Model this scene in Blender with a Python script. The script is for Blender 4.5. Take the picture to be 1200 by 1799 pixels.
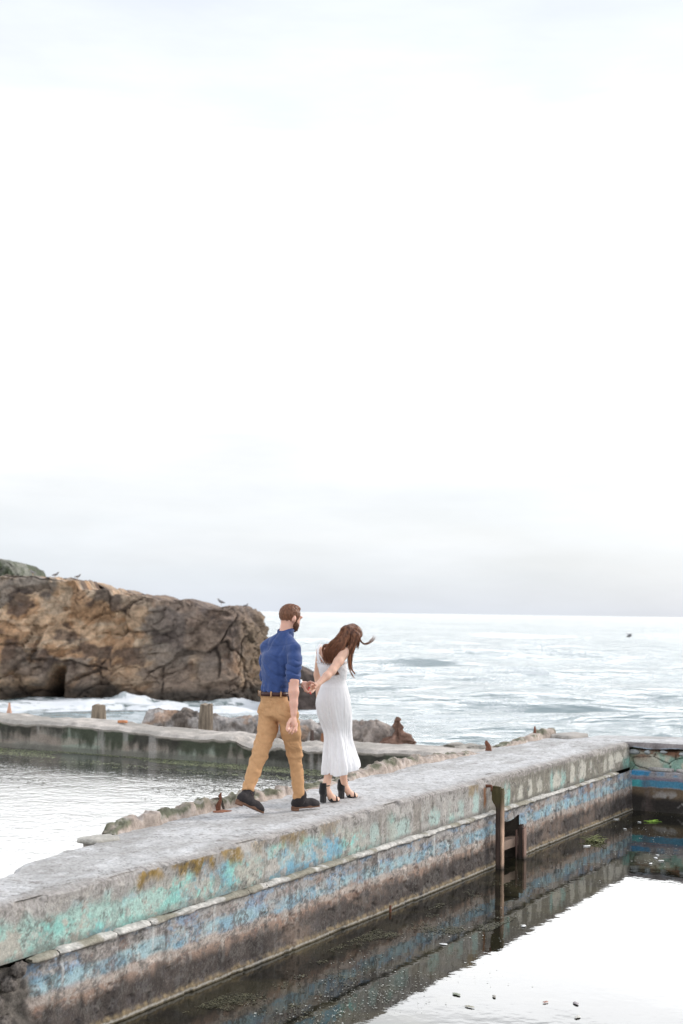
import bpy, math, random
import numpy as np
from mathutils import Vector, Matrix
random.seed(7); RNG=np.random.default_rng(11)
for o in list(bpy.data.objects): bpy.data.objects.remove(o)
SC=bpy.context.scene; COL=SC.collection
# ------------------------------------------------------------------ camera
F=2499.; H=1.72
PITCH=math.atan((1075.3-899.5)/F); ROLL=math.radians(0.8)
cam=bpy.data.cameras.new('camera'); co=bpy.data.objects.new('camera',cam); COL.objects.link(co)
fw=np.array([0,math.cos(PITCH),math.sin(PITCH)]); r0=np.array([1.,0,0]); u0=np.cross(r0,fw)
rt=r0*math.cos(ROLL)+u0*math.sin(ROLL); up=-r0*math.sin(ROLL)+u0*math.cos(ROLL)
M=Matrix(((rt[0],up[0],-fw[0],0),(rt[1],up[1],-fw[1],0),(rt[2],up[2],-fw[2],H),(0,0,0,1)))
co.matrix_world=M
cam.sensor_fit='VERTICAL'; cam.sensor_height=36; cam.lens=36*F/1799.
cam.clip_start=.1; cam.clip_end=40000
cam.dof.use_dof=True; cam.dof.focus_distance=12.5; cam.dof.aperture_fstop=3.0
SC.camera=co
# ------------------------------------------------------------------ world, sun, exposure
SUN_EL=math.radians(32); SUN_AZ=math.radians(62)      # azimuth measured from +Y towards +X
w=bpy.data.worlds.new('World'); SC.world=w; w.use_nodes=True
nt=w.node_tree; nt.nodes.clear(); N=nt.nodes.new; L=nt.links.new
out=N('ShaderNodeOutputWorld'); sky=N('ShaderNodeTexSky'); sky.sky_type='NISHITA'; sky.sun_disc=False
sky.sun_elevation=SUN_EL; sky.sun_rotation=SUN_AZ; sky.air_density=1; sky.dust_density=1.5
b1=N('ShaderNodeBackground'); b1.inputs[1].default_value=.03; L(sky.outputs[0],b1.inputs[0])
tc=N('ShaderNodeTexCoord'); sp=N('ShaderNodeSeparateXYZ'); L(tc.outputs['Generated'],sp.inputs[0])
mp=N('ShaderNodeMapping'); mp.inputs['Scale'].default_value=(2.2,2.2,17); mp.inputs['Rotation'].default_value=(0,math.radians(3),0); L(tc.outputs['Generated'],mp.inputs[0])
nz=N('ShaderNodeTexNoise'); nz.inputs['Scale'].default_value=1.6; nz.inputs['Detail'].default_value=6; nz.inputs['Roughness'].default_value=.52; nz.inputs['Distortion'].default_value=.5
L(mp.outputs[0],nz.inputs['Vector'])
ns=N('ShaderNodeMath'); ns.operation='MULTIPLY_ADD'; ns.inputs[1].default_value=.10; ns.inputs[2].default_value=-.050; L(nz.outputs[0],ns.inputs[0])
fd=N('ShaderNodeMapRange'); fd.inputs[1].default_value=.02; fd.inputs[2].default_value=.2; fd.inputs[3].default_value=.45; fd.inputs[4].default_value=1.0; L(sp.outputs[2],fd.inputs[0])
nf=N('ShaderNodeMath'); nf.operation='MULTIPLY'; L(ns.outputs[0],nf.inputs[0]); L(fd.outputs[0],nf.inputs[1])
zz=N('ShaderNodeMath'); zz.operation='ADD'; L(sp.outputs[2],zz.inputs[0]); L(nf.outputs[0],zz.inputs[1])
mx=N('ShaderNodeMath'); mx.operation='ABSOLUTE'; L(zz.outputs[0],mx.inputs[0])
rp=N('ShaderNodeValToRGB'); e=rp.color_ramp.elements
SKY=[(0.0,(.55,.60,.685)),(.02,(.565,.61,.68)),(.05,(.625,.65,.705)),(.085,(.695,.70,.73)),(.105,(.75,.74,.745)),(.118,(.815,.80,.785)),(.134,(1.3,1.28,1.25)),(.155,(2.6,2.6,2.55)),(.19,(3.2,3.2,3.18)),(.255,(3.2,3.2,3.2)),(.285,(1.7,1.7,1.7)),(.31,(.92,.925,.93)),(.345,(.785,.80,.825)),(.41,(.705,.725,.76)),(.6,(.80,.83,.88)),(1.0,(.82,.87,.95))]
e[0].position=0; e[1].position=1
for i,(p,c) in enumerate(SKY):
    el=e[0] if i==0 else (e[len(e)-1] if i==len(SKY)-1 else e.new(p))
    el.color=(c[0]/3.5,c[1]/3.5,c[2]/3.5,1)
L(mx.outputs[0],rp.inputs[0])
b2=N('ShaderNodeBackground'); b2.inputs[1].default_value=3.5*.93
mp2=N('ShaderNodeMapping'); mp2.inputs['Scale'].default_value=(3.2,3.2,13); mp2.inputs['Rotation'].default_value=(0,math.radians(-8),0); L(tc.outputs['Generated'],mp2.inputs[0])
nz2=N('ShaderNodeTexNoise'); nz2.inputs['Scale'].default_value=2.1; nz2.inputs['Detail'].default_value=7; nz2.inputs['Roughness'].default_value=.55; L(mp2.outputs[0],nz2.inputs['Vector'])
cm=N('ShaderNodeMapRange'); cm.inputs[1].default_value=.3; cm.inputs[2].default_value=.7; cm.inputs[3].default_value=.93; cm.inputs[4].default_value=1.06; L(nz2.outputs[0],cm.inputs[0])
vs=N('ShaderNodeVectorMath'); vs.operation='SCALE'; L(rp.outputs[0],vs.inputs[0]); L(cm.outputs[0],vs.inputs['Scale']); L(vs.outputs[0],b2.inputs[0])
ad=N('ShaderNodeAddShader'); L(b1.outputs[0],ad.inputs[0]); L(b2.outputs[0],ad.inputs[1]); L(ad.outputs[0],out.inputs[0])
sl=bpy.data.lights.new('sun','SUN'); so=bpy.data.objects.new('sun',sl); COL.objects.link(so)
sl.energy=1.5; sl.angle=math.radians(10); sl.color=(1,.93,.86)
sd=Vector((math.sin(SUN_AZ)*math.cos(SUN_EL),math.cos(SUN_AZ)*math.cos(SUN_EL),math.sin(SUN_EL)))
so.rotation_euler=sd.to_track_quat('Z','Y').to_euler(); so.location=(20,10,30)
SC.view_settings.view_transform='Standard'; SC.view_settings.look='None'; SC.view_settings.exposure=0.32; SC.view_settings.gamma=1
SC.view_settings.use_curve_mapping=False
SC.render.resolution_x=683; SC.render.resolution_y=1024
# ------------------------------------------------------------------ measuring helpers (photo pixel -> place in the world)
O=np.array([0,0,H])
def ray(px,py): return fw+rt*(px-600)/F-up*(py-899.5)/F
def P(px,py,z): r=ray(px,py); return O+r*((z-H)/r[2])
def Q(px,py,y): r=ray(px,py); return O+r*(y/r[1])
A=P(0,1590,0); C=P(1105,1303,0); dd=C-A; dd/=np.linalg.norm(dd); nn=np.array([dd[1],-dd[0],0])
def Wv(s,w,z):
    s=np.asarray(s,float)[...,None]; w=np.asarray(w,float)[...,None]; z=np.asarray(z,float)
    p=C+dd*s+nn*w; p=np.broadcast_to(p,np.broadcast_shapes(p.shape,z.shape+(3,))).copy(); p[...,2]+=z; return p
def W1(s,w,z): return C+dd*s+nn*w+np.array([0,0,z])
WATER=-.92; SEA=-5.
# ------------------------------------------------------------------ numpy noise
def _h(i,j,k,seed):
    n=(i.astype(np.int64)*374761393+j.astype(np.int64)*668265263+k.astype(np.int64)*2147483647+seed*1274126177)&0xffffffff
    n=((n^(n>>13))*1274126177)&0xffffffff; n=((n^(n>>15))*2246822519)&0xffffffff
    return ((n^(n>>16))&0xffffff)/float(0xffffff)
def vn(p,seed=0):
    f=np.floor(p); t=p-f; t=t*t*t*(t*(t*6-15)+10); i,j,k=[f[...,a].astype(np.int64) for a in range(3)]
    x,y,z=[t[...,a] for a in range(3)]
    c=lambda a,b,e:_h(i+a,j+b,k+e,seed)
    l=lambda a,b,u:a+(b-a)*u
    return l(l(l(c(0,0,0),c(1,0,0),x),l(c(0,1,0),c(1,1,0),x),y),l(l(c(0,0,1),c(1,0,1),x),l(c(0,1,1),c(1,1,1),x),y),z)
def fbm(p,o=4,seed=0,g=.5,lac=2.03):
    p=np.asarray(p,float); a=1.;s=0;t=0
    for q in range(o): s=s+a*vn(p*lac**q+q*17.3,seed+q); t+=a; a*=g
    return s/t
def worley(p,seed=0):
    f=np.floor(p).astype(np.int64); b1=np.full(p.shape[:-1],9.); b2=b1.copy(); cid=b1.copy()
    for a in(-1,0,1):
        for b in(-1,0,1):
            for c in(-1,0,1):
                i,j,k=f[...,0]+a,f[...,1]+b,f[...,2]+c
                q=np.stack([i+_h(i,j,k,seed),j+_h(i,j,k,seed+1),k+_h(i,j,k,seed+2)],-1)
                r=np.linalg.norm(p-q,axis=-1); m=r<b1
                b2=np.where(m,b1,np.minimum(b2,r)); cid=np.where(m,_h(i,j,k,seed+3),cid); b1=np.where(m,r,b1)
    return b1,b2,cid
def ss(a,b,x): t=np.clip((x-a)/(b-a),0,1); return t*t*(3-2*t)
def S3(*a): return np.stack(np.broadcast_arrays(*[np.asarray(q,float) for q in a]),-1)
def mixc(a,b,m): m=np.asarray(m)[...,None]; return a*(1-m)+np.asarray(b,float)*m
# ------------------------------------------------------------------ mesh helpers
def link(name,me,mat,parent):
    o=bpy.data.objects.new(name,me); COL.objects.link(o)
    if mat is not None: me.materials.append(mat)
    if parent is not None: o.parent=parent; o.matrix_parent_inverse=Matrix.Translation(-Vector(parent.location))
    return o
def mk(name,V,Fc,mat,parent=None,col=None,smooth=True):
    """V (n,3) world positions; Fc (m,4) or list of faces"""
    V=np.asarray(V,float).reshape(-1,3)
    me=bpy.data.meshes.new(name)
    if isinstance(Fc,np.ndarray) and Fc.ndim==2:
        k=Fc.shape[1]; me.vertices.add(len(V)); me.vertices.foreach_set('co',V.ravel().astype(np.float32))
        me.loops.add(Fc.size); me.loops.foreach_set('vertex_index',Fc.ravel().astype(np.int32))
        me.polygons.add(len(Fc)); me.polygons.foreach_set('loop_start',np.arange(0,Fc.size,k,dtype=np.int32)); me.polygons.foreach_set('loop_total',np.full(len(Fc),k,np.int32))
        me.update(calc_edges=True); me.validate()
    else:
        me.from_pydata([tuple(v) for v in V],[],[tuple(int(i) for i in f) for f in Fc]); me.update()
    if smooth: me.polygons.foreach_set('use_smooth',np.ones(len(me.polygons),bool))
    if col is not None:
        a=me.color_attributes.new('tint','FLOAT_COLOR','POINT'); c=np.ones((len(V),4)); c[:,:3]=np.clip(np.asarray(col).reshape(-1,3),0,1); a.data.foreach_set('color',c.ravel().astype(np.float32))
    return link(name,me,mat,parent)
def gridF(nu,nv,wrap=False,mask=None):
    i,j=np.meshgrid(np.arange(nu if wrap else nu-1),np.arange(nv-1),indexing='ij'); i2=(i+1)%nu
    f=np.stack([i*nv+j,i2*nv+j,i2*nv+j+1,i*nv+j+1],-1)
    if mask is not None: f=f[mask]
    return f.reshape(-1,4)
class MB:
    def __init__(s): s.v=[];s.f=[];s.n=0;s.c=[]
    def add(s,V,Fc,col=None):
        V=np.asarray(V,float).reshape(-1,3); s.v.append(V); s.f+= [tuple(int(q)+s.n for q in f) for f in Fc]; s.n+=len(V)
        if col is not None: s.c.append(np.broadcast_to(np.asarray(col,float),(len(V),3)))
    def build(s,name,mat,parent=None,smooth=True): 
        return mk(name,np.concatenate(s.v),s.f,mat,parent,np.concatenate(s.c) if s.c else None,smooth)
def frames(pts):
    pts=np.asarray(pts,float); T=np.gradient(pts,axis=0); T/=np.linalg.norm(T,axis=1)[:,None]+1e-9
    a=np.array([0,0,1.]) if abs(T[0][2])<.9 else np.array([1.,0,0]); U=[]
    for t in T:
        a=a-t*(a@t); a/=np.linalg.norm(a)+1e-9; U.append(a)
    U=np.array(U); return T,U,np.cross(T,U)
def tube(mb,pts,rad,n=6,col=None,flat=1.):
    pts=np.asarray(pts,float); T,U,B=frames(pts); rad=np.broadcast_to(rad,(len(pts),))
    th=np.arange(n)/n*2*np.pi
    V=pts[:,None]+rad[:,None,None]*(np.cos(th)[None,:,None]*U[:,None]*flat+np.sin(th)[None,:,None]*B[:,None]); m=len(pts)
    f=[(i*n+j,i*n+(j+1)%n,(i+1)*n+(j+1)%n,(i+1)*n+j) for i in range(m-1) for j in range(n)]
    f.append(tuple(range(n-1,-1,-1))); f.append(tuple((m-1)*n+j for j in range(n)))
    mb.add(V,f,col)
def spline(pts,n=20):
    pts=np.asarray(pts,float); m=len(pts); o=[]
    for q in np.linspace(0,m-1-1e-6,n):
        i=int(q); t=q-i; p0=pts[max(i-1,0)];p1=pts[i];p2=pts[min(i+1,m-1)];p3=pts[min(i+2,m-1)]
        o.append(.5*((2*p1)+(-p0+p2)*t+(2*p0-5*p1+4*p2-p3)*t*t+(-p0+3*p1-3*p2+p3)*t**3))
    return np.array(o)
def box(mb,c,ax,h,jit=0,col=None):
    """box with centre c, axes ax(3x3 rows), half sizes h, bevelled corners"""
    b=min(h)*.18; V=[];idx={}
    for sx in(-1,1):
        for sy in(-1,1):
            for sz in(-1,1):
                for k in range(3):
                    l=[sx*h[0],sy*h[1],sz*h[2]]; 
                    for q in range(3):
                        if q!=k: l[q]-=[sx,sy,sz][q]*b
                    idx[(sx,sy,sz,k)]=len(V); V.append(l)
    f=[]
    def face(k,s):
        o=[q for q in range(3) if q!=k]; r=[]
        for a,bb in((-1,-1),(1,-1),(1,1),(-1,1)):
            t=[0,0,0]; t[k]=s;t[o[0]]=a;t[o[1]]=bb; r.append(idx[(*t,k)])
        return r
    for k in range(3):
        for s in(-1,1): f.append(face(k,s))
    for k in range(3):
        o=[q for q in range(3) if q!=k]
        for a in(-1,1):
            for b2 in(-1,1):
                t1=[0,0,0];t1[k]=-1;t1[o[0]]=a;t1[o[1]]=b2; t2=list(t1);t2[k]=1
                f.append([idx[(*t1,o[0])],idx[(*t2,o[0])],idx[(*t2,o[1])],idx[(*t1,o[1])]])
    for sx in(-1,1):
        for sy in(-1,1):
            for sz in(-1,1): f.append([idx[(sx,sy,sz,k)] for k in range(3)])
    V=np.array(V); 
    if jit: V=V+RNG.normal(0,jit,V.shape)
    mb.add(np.asarray(c)+V@np.asarray(ax),f,col)
def tag(o,label=None,cat=None,group=None,kind=None):
    if label:o['label']=label
    if cat:o['category']=cat
    if group:o['group']=group
    if kind:o['kind']=kind
    return o
def empty(name,loc):
    o=bpy.data.objects.new(name,None); COL.objects.link(o); o.location=Vector(loc); o.empty_display_size=.2; return o
# ------------------------------------------------------------------ materials
def mat(name,col=(.5,.5,.5),rough=.8,tint=False,vary=.25,scale=20,bump=.3,bscale=60,bdist=.01,spec=.4,metal=0,sss=0,stretch=(1,1,1),sheen=0):
    m=bpy.data.materials.new(name); m.use_nodes=True; t=m.node_tree; N=t.nodes.new; L=t.links.new; p=t.nodes['Principled BSDF']
    p.inputs['Roughness'].default_value=rough; p.inputs['Specular IOR Level'].default_value=spec; p.inputs['Metallic'].default_value=metal
    if sss: p.inputs['Subsurface Weight'].default_value=sss; p.inputs['Subsurface Radius'].default_value=(.02,.008,.004); p.inputs['Subsurface Scale'].default_value=.5
    if sheen: p.inputs['Sheen Weight'].default_value=sheen
    g=N('ShaderNodeNewGeometry'); mp=N('ShaderNodeMapping'); mp.inputs['Scale'].default_value=stretch; L(g.outputs['Position'],mp.inputs[0])
    n1=N('ShaderNodeTexNoise'); n1.inputs['Scale'].default_value=scale; n1.inputs['Detail'].default_value=5; n1.inputs['Roughness'].default_value=.65; L(mp.outputs[0],n1.inputs['Vector'])
    mr=N('ShaderNodeMapRange'); mr.inputs[1].default_value=.25; mr.inputs[2].default_value=.75; mr.inputs[3].default_value=1-vary; mr.inputs[4].default_value=1+vary; L(n1.outputs[0],mr.inputs[0])
    vm=N('ShaderNodeVectorMath'); vm.operation='SCALE'; L(mr.outputs[0],vm.inputs['Scale'])
    if tint:
        a=N('ShaderNodeAttribute'); a.attribute_name='tint'; L(a.outputs['Color'],vm.inputs[0])
    else: vm.inputs[0].default_value=col
    L(vm.outputs[0],p.inputs['Base Color'])
    if bump:
        n2=N('ShaderNodeTexNoise'); n2.inputs['Scale'].default_value=bscale; n2.inputs['Detail'].default_value=6; n2.inputs['Roughness'].default_value=.7; L(mp.outputs[0],n2.inputs['Vector'])
        b=N('ShaderNodeBump'); b.inputs['Strength'].default_value=bump; b.inputs['Distance'].default_value=bdist; L(n2.outputs[0],b.inputs['Height']); L(b.outputs[0],p.inputs['Normal'])
    return m
MConc=mat('weathered_concrete',rough=.88,tint=True,vary=.33,scale=45,bump=.7,bscale=70,bdist=.012,spec=.25)
MRock=mat('sea_cliff_rock',rough=.9,tint=True,vary=.45,scale=2.4,bump=1.,bscale=3.0,bdist=.4,spec=.2)
MRub=mat('rubble_rock',rough=.9,tint=True,vary=.4,scale=16,bump=.9,bscale=14,bdist=.05,spec=.2)
MWood=mat('old_timber',rough=.8,tint=True,vary=.35,scale=30,bump=.6,bscale=40,bdist=.01,stretch=(3,3,.35))
MRust=mat('rusted_iron',(.15,.06,.035),rough=.85,vary=.5,scale=60)
MShirt=mat('blue_cotton',(.026,.058,.185),rough=.75,vary=.12,scale=50,bump=.15,bscale=300,bdist=.002,sheen=.15)
MChino=mat('tan_chino',(.50,.28,.135),rough=.85,vary=.10,scale=40,bump=.15,bscale=300,bdist=.002)
MSkin=mat('skin',(.68,.385,.29),rough=.5,vary=.07,scale=25,bump=.05,bscale=200,bdist=.002,sss=.15)
MSkinW=mat('fair_skin',(.72,.45,.33),rough=.5,vary=.05,scale=25,bump=.05,bscale=200,bdist=.002,sss=.15)
MHairM=mat('short_brown_hair',(.12,.055,.03),rough=.6,vary=.5,scale=120,bump=.5,bscale=220,bdist=.004,stretch=(1,1,.4))
MBeard=mat('reddish_beard',(.10,.04,.02),rough=.7,vary=.4,scale=150,bump=.6,bscale=250,bdist=.003)
MHairW=mat('long_brown_hair',rough=.42,tint=True,vary=.2,scale=60,bump=.2,bscale=200,bdist=.002,spec=.25)
MDress=mat('white_dress_cloth',(.80,.79,.795),rough=.85,vary=.04,scale=30,bump=.1,bscale=400,bdist=.001)
MBelt=mat('brown_leather',(.045,.012,.01),rough=.4,vary=.2,scale=50,bump=.1)
MBoot=mat('dark_suede',(.022,.018,.019),rough=.85,vary=.5,scale=40,bump=.3,bscale=200,bdist=.002)
MSole=mat('tan_sole',(.15,.075,.045),rough=.7,vary=.3,scale=60,bump=.2)
MBlack=mat('black_suede',(.008,.007,.008),rough=.85,vary=.2,scale=60,bump=.1,sheen=.3)
MNail=mat('red_nail',(.7,.01,.03),rough=.25,vary=.02,bump=0)
MMetal=mat('steel',(.55,.55,.56),rough=.3,metal=1,vary=.05,bump=0)
MBird=mat('gull_feathers',rough=.8,tint=True,vary=.1,scale=10,bump=0)
MLeaf=mat('floating_leaf',rough=.55,tint=True,vary=.25,scale=20,bump=.2,bscale=50)
def water(name,deep,weed,ior,ripples,rough,weedscale=1.5,thr=(.5,.7)):
    m=bpy.data.materials.new(name); m.use_nodes=True; t=m.node_tree; N=t.nodes.new; L=t.links.new; p=t.nodes['Principled BSDF']
    g=N('ShaderNodeNewGeometry'); p.inputs['IOR'].default_value=ior; p.inputs['Roughness'].default_value=rough
    n1=N('ShaderNodeTexNoise'); n1.inputs['Scale'].default_value=weedscale; n1.inputs['Detail'].default_value=9; n1.inputs['Roughness'].default_value=.65; n1.inputs['Distortion'].default_value=.6; L(g.outputs['Position'],n1.inputs['Vector'])
    r=N('ShaderNodeValToRGB'); r.color_ramp.elements[0].position=thr[0]; r.color_ramp.elements[1].position=thr[1]; r.color_ramp.elements[0].color=(*deep,1); r.color_ramp.elements[1].color=(*weed,1); L(n1.outputs[0],r.inputs[0]); L(r.outputs[0],p.inputs['Base Color'])
    prev=None
    for (sc,strg,dist,rot,st) in ripples:
        mp=N('ShaderNodeMapping'); mp.inputs['Scale'].default_value=st; mp.inputs['Rotation'].default_value=(0,0,rot); L(g.outputs['Position'],mp.inputs[0])
        n2=N('ShaderNodeTexNoise'); n2.inputs['Scale'].default_value=sc; n2.inputs['Detail'].default_value=3; L(mp.outputs[0],n2.inputs['Vector'])
        b=N('ShaderNodeBump'); b.inputs['Strength'].default_value=strg; b.inputs['Distance'].default_value=dist; L(n2.outputs[0],b.inputs['Height'])
        if prev: L(prev.outputs[0],b.inputs['Normal'])
        prev=b
    L(prev.outputs[0],p.inputs['Normal']); return m
MPoolR=water('still_pool_water',(.010,.010,.007),(.045,.040,.022),1.40,[(3.5,.12,.01,.4,(1,1,1)),(14,.05,.004,0,(1,1,1))],.015,1.6,(.47,.68))
MPoolL=water('rippled_pool_water',(.05,.052,.048),(.06,.065,.045),2.9,[(1.7,.30,.02,.5,(1,1.3,1)),(7,.45,.010,.9,(1.2,1,1)),(19,.4,.005,.3,(1,1,1))],.07)
def seamat():
    m=bpy.data.materials.new('sea_water'); m.use_nodes=True; t=m.node_tree; N=t.nodes.new; L=t.links.new; p=t.nodes['Principled BSDF']
    a=N('ShaderNodeAttribute'); a.attribute_name='tint'; s=N('ShaderNodeSeparateColor'); L(a.outputs['Color'],s.inputs[0])
    g=N('ShaderNodeNewGeometry')
    n=N('ShaderNodeTexNoise'); n.inputs['Scale'].default_value=.9; n.inputs['Detail'].default_value=8; n.inputs['Roughness'].default_value=.7; L(g.outputs['Position'],n.inputs['Vector'])
    mm=N('ShaderNodeMath'); mm.operation='MULTIPLY_ADD'; mm.inputs[1].default_value=1.2; mm.inputs[2].default_value=-.6; L(n.outputs[0],mm.inputs[0])
    ad=N('ShaderNodeMath'); ad.operation='ADD'; L(mm.outputs[0],ad.inputs[0]); L(s.outputs[0],ad.inputs[1])
    mr=N('ShaderNodeMapRange'); mr.inputs[1].default_value=.25; mr.inputs[2].default_value=.75; L(ad.outputs[0],mr.inputs[0])
    mx=N('ShaderNodeMix'); mx.data_type='RGBA'; L(mr.outputs[0],mx.inputs[0]); mx.inputs[6].default_value=(.19,.245,.25,1); mx.inputs[7].default_value=(.70,.72,.735,1); L(mx.outputs[2],p.inputs['Base Color'])
    rr=N('ShaderNodeMapRange'); rr.inputs[3].default_value=.10; rr.inputs[4].default_value=.8; L(mr.outputs[0],rr.inputs[0]); L(rr.outputs[0],p.inputs['Roughness'])
    p.inputs['IOR'].default_value=1.5
    prev=None
    for sc,dist,st in((.35,.7,.9),(1.3,.3,.9),(5,.06,.7)):
        mp=N('ShaderNodeMapping'); mp.inputs['Scale'].default_value=(.5,1.1,1); L(g.outputs['Position'],mp.inputs[0])
        n2=N('ShaderNodeTexNoise'); n2.inputs['Scale'].default_value=sc; n2.inputs['Detail'].default_value=4; L(mp.outputs[0],n2.inputs['Vector'])
        b=N('ShaderNodeBump'); b.inputs['Strength'].default_value=st; b.inputs['Distance'].default_value=dist; L(n2.outputs[0],b.inputs['Height'])
        if prev: L(prev.outputs[0],b.inputs['Normal'])
        prev=b
    L(prev.outputs[0],p.inputs['Normal']); return m
MSea=seamat()
# ================================================================== SEA
def make_sea():
    ys=[30.]
    while ys[-1]<320: ys.append(ys[-1]*1.0042)
    while ys[-1]<30000: ys.append(ys[-1]*1.03)
    ys=np.array(ys); an=np.concatenate([np.linspace(-1.25,-.34,70),np.linspace(-.335,.335,520),np.linspace(.34,1.25,70)])
    Y,Aa=np.meshgrid(ys,an,indexing='ij'); X=Y*np.tan(Aa) if False else Y*np.tan(np.clip(Aa,-1.25,1.25)); Z=np.zeros_like(X)
    rg=np.random.default_rng(5); fade=1/(1+(Y/450)**2)
    for q in range(46):
        lam=2.2*1.085**q*(1+.1*rg.random()); th=math.radians(-95)+rg.normal(0,.38); k=2*np.pi/lam; a=(.0105*lam**.80 if lam<14 else .0058*lam)*(.75 if lam>25 else 1)*rg.uniform(.5,1.2)
        ph=k*(X*math.cos(th)+Y*math.sin(th))+rg.random()*6.28
        ff=1/(1+(Y/(lam*26))**3)
        Z+=a*ff*np.sin(ph+.5*np.sin(ph))
    foam=np.zeros_like(X)
    # breaking white water in front of the cliff and along the shore
    n1=fbm(S3(X*.09,Y*.09,3),4,1); n2=fbm(S3(X*.4,Y*.25,7),4,2)
    near=ss(-32,-20,X)*(1-ss(-4.5,1.,X))*ss(84,93,Y)*(1-ss(104,112,Y))
    foam+=near*(.55*ss(.3,.5,n1*.5+n2*.5)+.75*ss(.46,.56,fbm(S3(X*.7,Y*.5,2),5,13,.65)))
    Z+=near*ss(-20,-14,X)*(1-ss(-8,-5.5,X))*(.45*ss(.38,.62,n1)+.9*(n2-.4)+1.5*(fbm(S3(X*.9,Y*.6,4),4,12,.62)-.45)*ss(.4,.6,n1))*ss(88,97,Y)
    foam+=(1-ss(60,100,Y))*.22+.22*ss(.55,.66,n2)*ss(.5,.62,n1)*(1-ss(120,260,Y))
    foam+=.34*ss(.50,.62,fbm(S3(X*.16,Y*.30,1),6,9,.7))*(1-ss(250,1500,Y))
    c=S3(np.clip(foam,0,1),0*X,0*X)
    V=S3(X,Y,SEA+Z)
    o=mk('sea',V,gridF(len(ys),len(an))[:,::-1],MSea,None,c); tag(o,kind='structure'); return o
make_sea()
# ================================================================== SHORE GROUND (under and behind the pool walls)
def ground():
    xs=np.linspace(-45,40,120); ys=np.linspace(-14,52,110); X,Y=np.meshgrid(xs,ys,indexing='ij')
    Z=-1.9-ss(27,46,Y)*5+ (fbm(S3(X*.4,Y*.4,0),4,3)-.5)*.7*ss(24,30,Y)
    n=fbm(S3(X*1.2,Y*1.2,0),3,8)[...,None]
    c=np.array([.10,.09,.07])*(.5+n)
    tag(mk('shore_ground',S3(X,Y,Z),gridF(120,110),MRub,None,c),kind='structure')
ground()
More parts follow.
